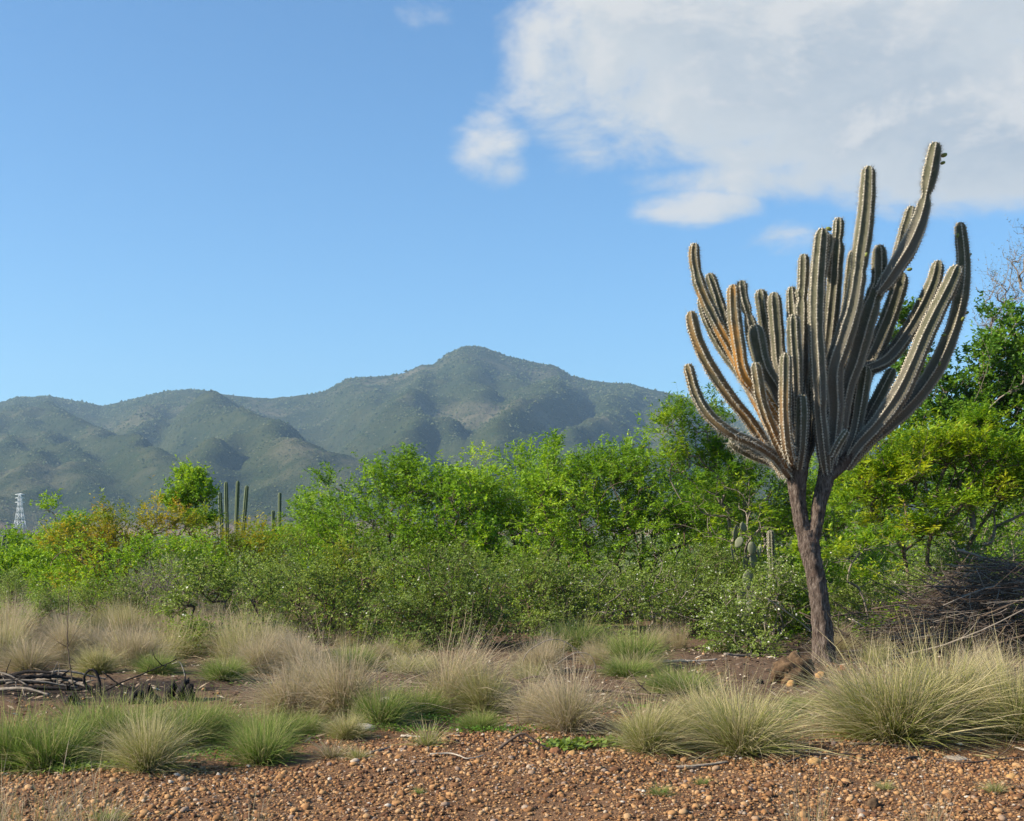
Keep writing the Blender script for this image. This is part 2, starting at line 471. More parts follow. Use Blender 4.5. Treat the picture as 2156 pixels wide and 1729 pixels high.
def terrain():
    sx = np.array([p[0] for p in SKYLINE]); sy = np.array([p[1] for p in SKYLINE])
    RID, FOOT = 3100.0, 1450.0
    def base(X, Y):
        u = X/np.maximum(Y, 1)*F+CX
        ry = RID+70*np.sin(u*0.006)
        hz = EYE+(HY-np.interp(u, sx, sy))/F*ry
        f = (Y-FOOT)/(ry-FOOT)
        up = hz*np.where(f > 0, 0.45*np.abs(f)+0.55*np.abs(f)**1.7, f*0.45)
        down = hz-0.42*(Y-ry)
        return np.where(f < 1, up, down), f
    def hit(px, py, A):
        Y = np.arange(FOOT, RID+60, 6.0); X = (px-CX)/F*Y
        z = EYE+(HY-py)/F*Y; h, f = base(X, Y)
        k = np.nonzero(h+A*np.clip((1-f)*2.4, 0, 1)-18 >= z)[0]
        j = k[0] if len(k) else len(Y)-1
        return X[j], Y[j]
    spurs = [  # crest lines drawn on the face, relief in metres
        (75, [(100, 215), (180, 262), (280, 305), (400, 365), (480, 412), (560, 480)]),
        (70, [(45, 212), (70, 270), (150, 340), (260, 420), (330, 500), (380, 560)]),
        (70, [(-60, 250), (0, 320), (90, 400), (180, 480), (260, 570)]),
        (70, [(-250, 280), (-120, 420), (0, 520), (120, 600)]),
        (60, [(500, 200), (455, 250), (425, 300), (400, 350)]),
        (95, [(600, 192), (690, 235), (760, 272), (860, 315), (960, 360), (1060, 395), (1160, 440), (1260, 500)]),
        (85, [(745, 268), (690, 325), (620, 385), (560, 440), (540, 520)]),
        (70, [(850, 312), (815, 380), (800, 450), (800, 520)]),
        (85, [(1040, 388), (960, 432), (900, 490), (870, 545), (850, 600)]),
        (50, [(1050, 150), (1090, 190), (1150, 250)]),
        (75, [(1300, 110), (1280, 170), (1235, 260), (1215, 330), (1190, 420)]),
        (60, [(1400, 62), (1440, 130), (1470, 200), (1480, 260)]),
        (70, [(1250, 300), (1320, 288), (1370, 320), (1400, 380), (1360, 440)]),
        (55, [(1560, 95), (1590, 150), (1570, 220)]),
        (80, [(1710, 130), (1660, 185), (1600, 240), (1540, 300), (1480, 350), (1420, 420), (1380, 480)]),
        (75, [(1600, 335), (1690, 322), (1770, 365), (1830, 430), (1850, 500)]),
        (70, [(1900, 170), (1860, 230), (1800, 290), (1740, 330)]),
        (75, [(2060, 200), (2090, 290), (2060, 380), (1990, 450)]),
        (70, [(2300, 270), (2350, 380), (2300, 480)]), (70, [(2600, 340), (2700, 450), (2750, 520)])]
    x = np.arange(-3300, 3701, 15.0); y = np.arange(1000, 4501, 15.0)
    X, Y = np.meshgrid(x, y)
    H, f = base(X, Y)
    wx = X+45*fbm(X/260, Y/260, 11, 4); wy = Y+45*fbm(X/260, Y/260, 21, 4)
    Rl = np.zeros(X.shape)
    for A, s in spurs:
        A = A*1.25
        pts = []
        for c in s:
            px, py = c8(*c); hx, hy = hit(px, py, A); pts.append((hx, hy))
        pts = np.array(pts)
        for a, b in zip(pts[:-1], pts[1:]):
            d = b-a; t = np.clip(((wx-a[0])*d[0]+(wy-a[1])*d[1])/(d@d+1e-9), 0, 1)
            dist = np.hypot(wx-(a[0]+t*d[0]), wy-(a[1]+t*d[1]))
            v = A-0.74*(np.sqrt(dist**2+12**2)-12)
            Rl = np.maximum(Rl, v)
    k = np.clip((1-f)*2.4, 0, 1)*np.clip(f*4+0.4, 0, 1); k = np.where(f > 1, 0, k)
    rn = fbm(wx/200, wy/380, 31, 4, True)
    H = H+k*(Rl-18)+np.clip(np.abs(1-f)*4, 0.05, 1)*(30*(rn-0.35))+4*fbm(X/80, Y/80, 41, 3)*np.clip(np.abs(1-f)*8, 0.3, 1)
    return X, Y, H


def build_mountain():
    X, Y, H = terrain()
    r, c = X.shape; idx = np.arange(r*c).reshape(r, c)
    q = np.stack([idx[:-1, :-1], idx[:-1, 1:], idx[1:, 1:], idx[1:, :-1]], -1).reshape(-1, 4)
    H = np.maximum(H, -14)
    Hf = H.ravel(); keep = (Hf[q] > -13).any(1)
    q = q[keep]
    me = mesh('mountain_range', np.stack([X, Y, H], -1).reshape(-1, 3), [q], mat=MATS['mountain_scrub'], smooth=True)
    o = obj('mountain_range', me); tag(o, 'hazy blue green mountain range with a rounded summit behind the scrub', kind='structure')
    # bushes covering the slopes
    r2 = np.random.default_rng(3); nb = 230000
    bx = r2.uniform(-2300, 2300, nb); by = r2.uniform(1100, 3420, nb)
    ix = (bx+3300)/15; iy = (by-1000)/15
    i0 = ix.astype(int); j0 = iy.astype(int); fx = ix-i0; fy = iy-j0
    z = (H[j0, i0]*(1-fx)+H[j0, i0+1]*fx)*(1-fy)+(H[j0+1, i0]*(1-fx)+H[j0+1, i0+1]*fx)*fy
    u = bx/by
    ok = (z > 4) & (u > -0.47) & (u < 0.47) & (fbm(bx/160, by/160, 77, 3)+r2.normal(0, .35, nb) > -0.12)
    bx, by, z = bx[ok][:64000], by[ok][:64000], z[ok][:64000]; nb = len(bx)
    s = (r2.gamma(5, 0.3, nb)+0.5)*by/2300
    ov = np.array([[1, 0, 0], [0, 1, 0], [-1, 0, 0], [0, -1, 0], [0, 0, 1.0], [0, 0, -.6]])
    of = np.array([[0, 1, 4], [1, 2, 4], [2, 3, 4], [3, 0, 4]])
    ang = r2.uniform(0, 6.28, nb); ca, sa = np.cos(ang), np.sin(ang)
    jit = ov[None]*(1+r2.normal(0, .18, (nb, 6, 1)))
    V = np.stack([jit[..., 0]*ca[:, None]-jit[..., 1]*sa[:, None], jit[..., 0]*sa[:, None]+jit[..., 1]*ca[:, None], jit[..., 2]*0.95], -1)*s[:, None, None]
    V = V+np.stack([bx, by, z+s*0.1], -1)[:, None]
    Fc = (of[None]+6*np.arange(nb)[:, None, None]).reshape(-1, 3)
    me = mesh('scrub', V.reshape(-1, 3), [Fc], {'tint': np.repeat(r2.random(nb), 6)}, MATS['mountain_bush'], smooth=True)
    o2 = obj('scrub', me); tag(o2, 'dense far scrub covering the mountain slopes', 'scrub', kind='stuff')
build_mountain()

# ------------------------------------------------------------------ haze
def build_haze():
    x, y0, y1, z0, z1 = 4500.0, -200.0, 4800.0, -16.0, 640.0
    V = [(sx*x, yy, zz) for zz in (z0, z1) for yy in (y0, y1) for sx in (-1, 1)]
    Fq = [(0, 2, 3, 1), (4, 5, 7, 6), (0, 1, 5, 4), (1, 3, 7, 5), (3, 2, 6, 7), (2, 0, 4, 6)]
    m, n, out = material('haze_air')
    v = n.new('ShaderNodeVolumePrincipled'); v.inputs['Color'].default_value = (0.50, 0.74, 1.0, 1)
    v.inputs['Density'].default_value = 1.3e-4; v.inputs['Anisotropy'].default_value = 0.2
    n.link(v.outputs[0], out.inputs['Volume'])
    o = obj('haze', mesh('haze', np.array(V), [np.array(Fq)], mat=m)); tag(o, 'thin blue haze in the air in front of the mountains', 'haze', kind='stuff')
build_haze()

# ------------------------------------------------------------------ cactus stems
RIB_A = np.array([0, .16, .5, .84]); RIB_F = np.array([1.0, .80, .60, .80]); RIB_C = np.array([1.0, .45, 0, .45])


def stem_geo(path, rad, nribs=7, step=0.022, depth=1.0, twist=0.0, necks=(), seed=0):
    """ribbed cactus stem: path (m,3), rad (m,) -> dict of arrays"""
    rng = np.random.default_rng(seed)
    pr = np.column_stack([np.asarray(path, float), np.asarray(rad, float)])
    _, L = spline(pr, 8)
    n = max(8, int(L/step))
    rt = pr[-1, 3]
    tipn = 7; tl = min(1.25*rt/L, 0.4)
    t = np.concatenate([np.linspace(0, 1-tl, n), 1-tl*(1-np.sin(np.linspace(0, np.pi/2, tipn+1)[1:]))])
    pr, L = spline(pr, t)
    C = pr[:, :3]; R = pr[:, 3].copy()
    dt = np.clip((1-t)/tl, 0, 1)
    R *= np.sqrt(np.clip(1-(1-dt)**2, 0.004, 1))
    R *= 1+0.035*np.sin(t*L*7+rng.uniform(0, 6))+0.02*np.sin(t*L*19+rng.uniform(0, 6))
    for nt, amt in necks:
        R *= 1-amt*np.exp(-((t-nt)*L/0.055)**2)
    T = unit(np.gradient(C, axis=0))
    U = np.zeros_like(T); u = np.cross(T[0], [0.3, 1, 0.1]); u /= np.linalg.norm(u)
    for i in range(len(T)):
        u = u-T[i]*(u@T[i]); u /= np.linalg.norm(u); U[i] = u
    W = np.cross(T, U)
    a0 = rng.uniform(0, 6.28)
    ang = ((np.arange(nribs)[:, None]+RIB_A[None])*2*np.pi/nribs).ravel()+a0
    f = np.tile(1-(1-RIB_F)*depth, nribs); cr = np.tile(RIB_C, nribs)
    A = ang[None]+twist*t[:, None]*L
    K = len(ang); N = len(t)
    V = C[:, None]+(R[:, None]*f[None])[..., None]*(np.cos(A)[..., None]*U[:, None]+np.sin(A)[..., None]*W[:, None])
    idx = np.arange(N*K).reshape(N, K); n2 = np.roll(idx, -1, 1)
    q = np.stack([idx[:-1], n2[:-1], n2[1:], idx[1:]], -1).reshape(-1, 4)
    Vv = np.vstack([V.reshape(-1, 3), C[-1:]+T[-1]*0.004, C[:1]])
    top = N*K
    tri = np.concatenate([np.stack([idx[-1], n2[-1], np.full(K, top)], -1), np.stack([n2[0], idx[0], np.full(K, top+1)], -1)])
    age = np.concatenate([np.repeat(t, K), [1, 0]]); crest = np.concatenate([np.tile(cr, N), [1, 0]])
    return dict(V=Vv, q=q, tri=tri, age=age, crest=crest, C=C, R=R, T=T, U=U, W=W, A=A[:, ::4], t=t, L=L, N=N)


def areoles(g, spacing=0.027, size=0.0085, spines=4, slen=0.05, seed=0, tmin=0.0):
    """woolly areoles with spines on every rib: (V, tris) of the wool, (V, tris) of the spines"""
    rng = np.random.default_rng(seed)
    na = max(3, int(g['L']/spacing))
    ts = (np.arange(na)+0.5)/na; ts = ts[ts > tmin]; na = len(ts)
    def at(arr): return np.stack([np.interp(ts, g['t'], arr[:, k]) for k in range(arr.shape[1])], 1)
    C, T, U, W = at(g['C']), unit(at(g['T'])), unit(at(g['U'])), unit(at(g['W'])); R = np.interp(ts, g['t'], g['R'])
    nr = g['A'].shape[1]
    A = at(g['A'])
    out = np.cos(A)[..., None]*U[:, None]+np.sin(A)[..., None]*W[:, None]          # (na,nr,3)
    side = np.cross(np.broadcast_to(T[:, None], out.shape), out)
    c = (C[:, None]+out*(R[:, None, None]+0.001)).reshape(-1, 3)
    o = out.reshape(-1, 3); s = side.reshape(-1, 3); tt = np.repeat(T, nr, 0)
    M = len(c); sz = size*rng.uniform(.7, 1.25, (M, 1))
    wv = np.stack([c+o*sz*1.1, c+tt*sz*1.1, c+s*sz, c-tt*sz*1.1, c-s*sz], 1).reshape(-1, 3)
    wf = (np.array([[0, 2, 1], [0, 3, 2], [0, 4, 3], [0, 1, 4]])[None]+5*np.arange(M)[:, None, None]).reshape(-1, 3)
    k = spines
    d = unit(o[:, None]*rng.uniform(.5, 1.1, (M, k, 1))+s[:, None]*rng.normal(0, .6, (M, k, 1))+tt[:, None]*rng.normal(0.1, .6, (M, k, 1)))
    ln = slen*rng.uniform(.35, 1.25, (M, k, 1))
    pw = unit(np.cross(d, tt[:, None]+0.01))*0.0026
    b = c[:, None]
    sv = np.stack([b-pw, b+pw, b+d*ln], 2).reshape(-1, 3)
    sf = np.arange(len(sv)).reshape(-1, 3)
    return (wv, wf), (sv, sf)


def add_stem(parent, name, path, rad, origin, seed, mat='cactus_skin', rust=0.0, label=None, detail=True, **kw):
    path = np.asarray(path, float)-np.asarray(origin, float)
    akw = {k: kw.pop(k) for k in ('spacing', 'size', 'spines', 'slen', 'tmin') if k in kw}
    g = stem_geo(path, rad, seed=seed, **kw)
    o = obj(name, mesh(name, g['V'], [g['q'], g['tri']], {'age': g['age'], 'crest': g['crest']}, MATS[mat]), parent)
    o['rust'] = float(rust)
    if label: o['label'] = label
    if detail:
        (wv, wf), (sv, sf) = areoles(g, seed=seed+1, **akw)
        w = obj('areole_wool', mesh('areole_wool', wv, [wf], mat=MATS['wool']), o); tag(w, kind='stuff')
        s = obj('spine_clusters', mesh('spine_clusters', sv, [sf], mat=MATS['spine']), o); tag(s, kind='stuff')
    return o, g


def c1(x, y): return 1405.9+x*0.3386, 275.4+y*0.3386
def c2(x, y): return 1405.9+x*0.3983, 746+y*0.3983

CACT_Y = 15.5


def build_big_cactus():
    base = G(*c2(826, 1622)); base[1] = CACT_Y; base[0] = (c2(826, 0)[0]-CX)/F*CACT_Y; base[2] = float(gh(base[0], CACT_Y))-0.04
    root = empty('tree_cactus', base, 'tall branching candelabra cactus with a bare brown woody trunk', 'cactus')
    M1, M2 = 0.3386/F*CACT_Y, 0.3983/F*CACT_Y      # metres per crop pixel

    def pts(seq):
        out = []; rad = []
        for e in seq:
            k, x, y, r, dy = e
            px, py = (c1 if k == 1 else c2)(x, y)
            out.append(P(px, py, CACT_Y+dy)); rad.append(r*(M1 if k == 1 else M2))
        return np.array(out), np.array(rad)

    def wood(name, seq, seed, label=None):
        p, r = pts(seq)
        n = 130; pr, L = spline(np.column_stack([p-base, r]), n)
        rng = np.random.default_rng(seed)
        sides = 34; C = pr[None, :, :3]; R = pr[None, :, 3]
        V, q, tri, _ = tubes(C, R, sides)
        V = V.reshape(n, sides, 3); cen = C[0][:, None]
        a = np.arange(sides)/sides*2*np.pi; s = np.linspace(0, L, n)
        A, S = np.meshgrid(a, s)
        bump = 1+0.05*np.sin(A*6+S*1.5+seed)+0.04*perlin(np.cos(A)*2.2+9+seed, S*5)+0.10*perlin(A/6.28*16, S*5+seed, 3)+0.15*perlin(A/6.28*34, S*12, 4)
        rings = 1+0.035*np.maximum(0, np.sin(S*31+5*perlin(np.cos(A)+3, S*3)))**3
        V = cen+(V-cen)*(bump*rings)[..., None]
        o = obj(name, mesh(name, V.reshape(-1, 3), [q, tri], mat=MATS['trunk_bark'], smooth=False), root)
        if label: o['label'] = label
        return o
    wood('trunk', [(2, 828, 1640, 66, 0), (2, 824, 1560, 58, 0), (2, 812, 1400, 51, 0), (2, 790, 1220, 49, 0), (2, 762, 1080, 51, 0), (2, 745, 1000, 55, 0), (2, 735, 930, 46, 0)], 1)
    wood('limb', [(2, 738, 990, 42, 0), (2, 708, 900, 40, 0), (2, 690, 780, 41, 0), (2, 682, 680, 52, 0), (2, 684, 580, 60, .02), (2, 692, 480, 58, .05), (2, 692, 300, 46, .08)], 2)
    wood('limb', [(2, 755, 1000, 40, 0), (2, 785, 900, 36, -.03), (2, 803, 780, 38, -.03), (2, 832, 670, 42, 0), (2, 850, 560, 45, .05), (2, 868, 430, 44, .08), (2, 878, 250, 46, .1)], 3)
    wood('limb', [(2, 838, 655, 34, .02), (2, 900, 600, 36, .05), (2, 960, 540, 38, .1), (2, 1030, 470, 38, .15)], 4)

    def br(seq, seed, **kw):
        p, r = pts(seq)
        rj = np.random.default_rng(seed*7+1)
        o, g = add_stem(root, 'branch', p, r, base, seed*13, nribs=int(rj.choice([6, 7, 6])), twist=rj.uniform(-.12, .12),
                        spacing=0.036, size=0.0125, spines=5, slen=0.075, **kw)
        return o, g
    L0 = (2, 640, 640, 30, -.05)
    # left side
    br([L0, (2, 560, 540, 27, -.25), (2, 450, 470, 28, -.42), (2, 330, 415, 29, -.52), (2, 220, 325, 29, -.55), (2, 150, 210, 29, -.55), (2, 104, 50, 27, -.55)], 1, rust=.25)
    br([(2, 600, 600, 24, .2), (2, 520, 560, 26, .15), (2, 430, 520, 30, .1), (2, 325, 455, 29, .05)], 2)
    br([(2, 620, 640, 32, 0), (2, 530, 500, 30, -.05), (2, 430, 350, 31, -.12), (2, 330, 225, 33, -.2), (1, 270, 1480, 40, -.25), (1, 195, 1330, 41, -.28), (1, 160, 1220, 41, -.28), (1, 143, 1120, 38, -.28)], 3, rust=.55)
    br([(2, 640, 560, 32, .1), (2, 520, 330, 33, .2), (1, 500, 1560, 42, .25), (1, 410, 1380, 40, .3), (1, 330, 1240, 40, .3), (1, 240, 1060, 38, .3), (1, 190, 930, 38, .3), (1, 165, 790, 36, .3), (1, 168, 698, 33, .3)], 4, rust=.8, necks=((0.88, .12),))
    br([(2, 660, 520, 32, .3), (2, 500, 250, 34, .6), (1, 430, 1450, 42, .75), (1, 370, 1250, 42, .8), (1, 300, 1020, 40, .8), (1, 255, 885, 36, .8)], 5)
    br([(2, 640, 520, 30, .25), (2, 430, 170, 32, .5), (1, 340, 1350, 38, .55), (1, 250, 1180, 36, .55), (1, 205, 1040, 33, .55)], 6)
    br([(2, 660, 470, 30, -.1), (2, 520, 240, 31, -.3), (1, 480, 1520, 40, -.42), (1, 440, 1330, 42, -.45), (1, 412, 1120, 40, -.45), (1, 407, 955, 37, -.45)], 7, rust=1.0)
    br([(2, 680, 470, 30, .2), (2, 560, 200, 34, .35), (1, 545, 1350, 42, .4), (1, 510, 1180, 40, .4), (1, 470, 1040, 32, .4), (1, 457, 930, 36, .4)], 8, necks=((0.80, .38),))
    br([(2, 690, 450, 30, .3), (2, 600, 180, 34, .6), (1, 640, 1400, 42, .7), (1, 600, 1150, 44, .7), (1, 575, 985, 40, .7)], 9)
    br([(2, 670, 480, 36, -.15), (2, 580, 200, 38, -.22), (1, 600, 1480, 50, -.25), (1, 560, 1330, 54, -.25), (1, 540, 1205, 50, -.25)], 10)
    br([(2, 690, 450, 32, .1), (2, 640, 180, 34, .2), (1, 700, 1450, 44, .25), (1, 680, 1250, 44, .25), (1, 668, 1120, 43, .25), (1, 660, 1003, 40, .25)], 11)
    br([(2, 640, 590, 30, -.2), (2, 560, 420, 29, -.4), (2, 500, 260, 29, -.5), (1, 560, 1540, 36, -.55), (1, 545, 1440, 36, -.55)], 12, rust=.6)
    br([(2, 700, 450, 30, .35), (2, 690, 180, 32, .5), (1, 790, 1400, 40, .55), (1, 780, 1150, 40, .55), (1, 770, 968, 36, .55)], 13)
    br([(2, 705, 450, 34, 0), (2, 690, 200, 36, .02), (1, 822, 1500, 48, 0), (1, 832, 1250, 47, 0), (1, 835, 1020, 44, 0), (1, 840, 985, 32, 0), (1, 845, 880, 37, 0), (1, 846, 765, 33, 0)], 14, necks=((0.755, .35),))
    br([(2, 690, 470, 32, -.2), (2, 680, 220, 34, -.3), (1, 795, 1450, 42, -.35), (1, 785, 1280, 42, -.35), (1, 782, 1140, 40, -.35)], 15)
    br([(2, 650, 560, 27, -.35), (2, 632, 470, 28, -.5), (2, 620, 300, 30, -.58), (2, 622, 130, 30, -.58), (1, 735, 1380, 34, -.58)], 16, rust=.35)
    br([(2, 690, 600, 24, -.12), (2, 706, 480, 29, -.3), (2, 713, 330, 32, -.36), (2, 710, 210, 29, -.36)], 17)
    br([(2, 842, 640, 24, -.02), (2, 825, 520, 34, -.15), (2, 803, 300, 38, -.25), (1, 945, 1650, 48, -.3), (1, 935, 1450, 50, -.32), (1, 925, 1200, 50, -.32), (1, 930, 980, 50, -.3), (1, 945, 780, 50, -.3), (1, 963, 605, 40, -.3)], 18, necks=((0.6, .08),))
    br([(1, 960, 900, 30, .25), (1, 985, 760, 34, .3), (1, 1004, 640, 30, .3)], 19)
    br([(2, 848, 610, 28, .1), (2, 845, 500, 34, .2), (2, 850, 250, 38, .3), (1, 985, 1500, 48, .35), (1, 1010, 1250, 48, .35), (1, 1030, 1030, 48, .35), (1, 1042, 850, 49, .35), (1, 1052, 700, 46, .35), (1, 1060, 635, 34, .35), (1, 1064, 538, 35, .35)], 20, necks=((0.91, .3),))
    # centre and right
    br([(2, 852, 620, 30, 0), (2, 862, 520, 38, 0), (2, 880, 300, 46, -.1), (1, 1030, 1500, 60, -.2), (1, 1090, 1300, 58, -.28), (1, 1150, 1100, 54, -.3), (1, 1180, 920, 52, -.3), (1, 1200, 760, 50, -.3), (1, 1218, 640, 54, -.3), (1, 1238, 450, 50, -.3), (1, 1250, 218, 38, -.3)], 21, necks=((0.66, .16),))
    br([(2, 880, 480, 36, .3), (2, 900, 250, 40, .5), (1, 1080, 1350, 46, .6), (1, 1120, 1100, 44, .6), (1, 1140, 900, 42, .6), (1, 1160, 740, 36, .6)], 22)
    br([(2, 900, 450, 44, .05), (2, 930, 200, 52, 0), (1, 1160, 1430, 66, -.05), (1, 1220, 1220, 66, -.08), (1, 1275, 1050, 62, -.08), (1, 1310, 960, 48, -.08), (1, 1318, 830, 46, -.08), (1, 1316, 708, 38, -.08)], 23, necks=((0.72, .18),))
    br([(1, 1300, 1010, 42, -.12), (1, 1345, 960, 50, -.15), (1, 1420, 850, 56, -.2), (1, 1500, 720, 57, -.22), (1, 1560, 580, 55, -.22), (1, 1592, 470, 47, -.22), (1, 1606, 400, 34, -.22), (1, 1622, 320, 46, -.22), (1, 1645, 200, 49, -.22), (1, 1668, 70, 40, -.22)], 24, necks=((0.665, .3), (0.03, .2)))
    br([(1, 1400, 900, 36, .1), (1, 1440, 760, 40, .12), (1, 1485, 600, 40, .12), (1, 1520, 468, 34, .12)], 25)
    br([(2, 930, 420, 44, .3), (2, 1000, 200, 48, .45), (1, 1280, 1400, 58, .5), (1, 1360, 1200, 56, .55), (1, 1420, 1030, 54, .55), (1, 1460, 880, 44, .55)], 26)
    br([(1, 1180, 1500, 44, .3), (1, 1260, 1475, 44, .35), (1, 1350, 1430, 48, .45), (1, 1440, 1330, 50, .5), (1, 1540, 1180, 52, .55), (1, 1620, 1030, 50, .55), (1, 1665, 910, 47, .55), (1, 1684, 805, 36, .55)], 27)
    br([(2, 930, 600, 34, .1), (2, 1010, 480, 40, .05), (2, 1120, 360, 46, -.1), (1, 1440, 1640, 58, -.2), (1, 1530, 1450, 56, -.3), (1, 1600, 1280, 54, -.32), (1, 1680, 1110, 52, -.32), (1, 1755, 960, 50, -.32), (1, 1805, 838, 42, -.32)], 28)
    br([(2, 950, 590, 32, .2), (2, 1060, 460, 40, .2), (2, 1190, 350, 44, .15), (1, 1540, 1660, 60, .1), (1, 1660, 1490, 58, .05), (1, 1745, 1310, 54, 0), (1, 1800, 1140, 50, 0), (1, 1832, 960, 47, 0), (1, 1838, 800, 44, 0), (1, 1815, 568, 33, 0)], 29, necks=((0.83, .06),))
    br([(2, 1000, 470, 30, .3), (2, 1060, 330, 34, .35), (2, 1130, 200, 36, .35), (2, 1192, 75, 34, .35)], 30)
    br([(2, 930, 560, 32, .1), (2, 985, 420, 38, .12), (2, 1015, 260, 42, .12), (2, 1045, 60, 40, .12)], 31)
    br([(2, 870, 540, 18, -.2), (2, 905, 470, 21, -.3), (2, 950, 400, 19, -.35)], 32)
    br([(2, 700, 600, 28, .1), (2, 745, 480, 34, .3), (2, 760, 300, 38, .5), (1, 900, 1550, 46, .6), (1, 900, 1420, 42, .6)], 33)
    br([(2, 850, 620, 28, .1), (2, 850, 500, 36, .4), (2, 900, 250, 42, .7), (1, 1120, 1480, 50, .8), (1, 1150, 1300, 46, .8)], 34)

    # fruits
    iv, if_ = ico(2)
    fm = mesh('fruit', iv*np.array([0.62, 0.62, 1.0]), [if_], mat=MATS['fruit'], smooth=True)
    fr = [(1, 1718, 152, 20, -.22, 1.2), (1, 1710, 200, 16, -.22, 1.2), (1, 1002, 610, 20, .2, -1.3), (1, 1235, 770, 14, -.5, .2), (1, 1803, 652, 14, -.14, 0.2), (1, 1876, 770, 15, 0, 1.3),
          (1, 1864, 820, 18, -.02, 1.0), (1, 1858, 1132, 16, 0, 1.2), (1, 1835, 1170, 15, -.1, .6), (1, 1690, 1450, 14, -.2, .2), (1, 1503, 862, 18, .55, 1.4), (1, 1716, 1270, 15, -.32, 1.3), (1, 1570, 1050, 13, .5, -1.2), (1, 1700, 985, 14, .55, 1.2)]
    for k, x, y, r, dy, tilt in fr:
        o = bpy.data.objects.new('fruit', fm); link(o, root)
        p = P(*c1(x, y), CACT_Y+dy)-base; o.location = p; s = r*M1*1.05; o.scale = (s, s, s); o.rotation_euler = (0.2, tilt, 0)
build_big_cactus()

# ------------------------------------------------------------------ shrubs and trees
def skeleton(rng, roots, pts, k=0.35):
    """join points into a branching tree that grows out of the roots; returns nodes, parent index"""
    c = np.mean(roots, 0); o = np.argsort(np.linalg.norm(pts-c, axis=1)); pts = pts[o]
    n0 = len(roots); N = n0+len(pts)
    nodes = np.zeros((N, 3)); nodes[:n0] = roots; par = np.full(N, -1); pl = np.zeros(N)
    for i in range(len(pts)):
        m = n0+i; d = np.linalg.norm(nodes[:m]-pts[i], axis=1)
        j = int(np.argmin(d+k*pl[:m])); nodes[m] = pts[i]; par[m] = j; pl[m] = pl[j]+d[j]
    return nodes, par, pl


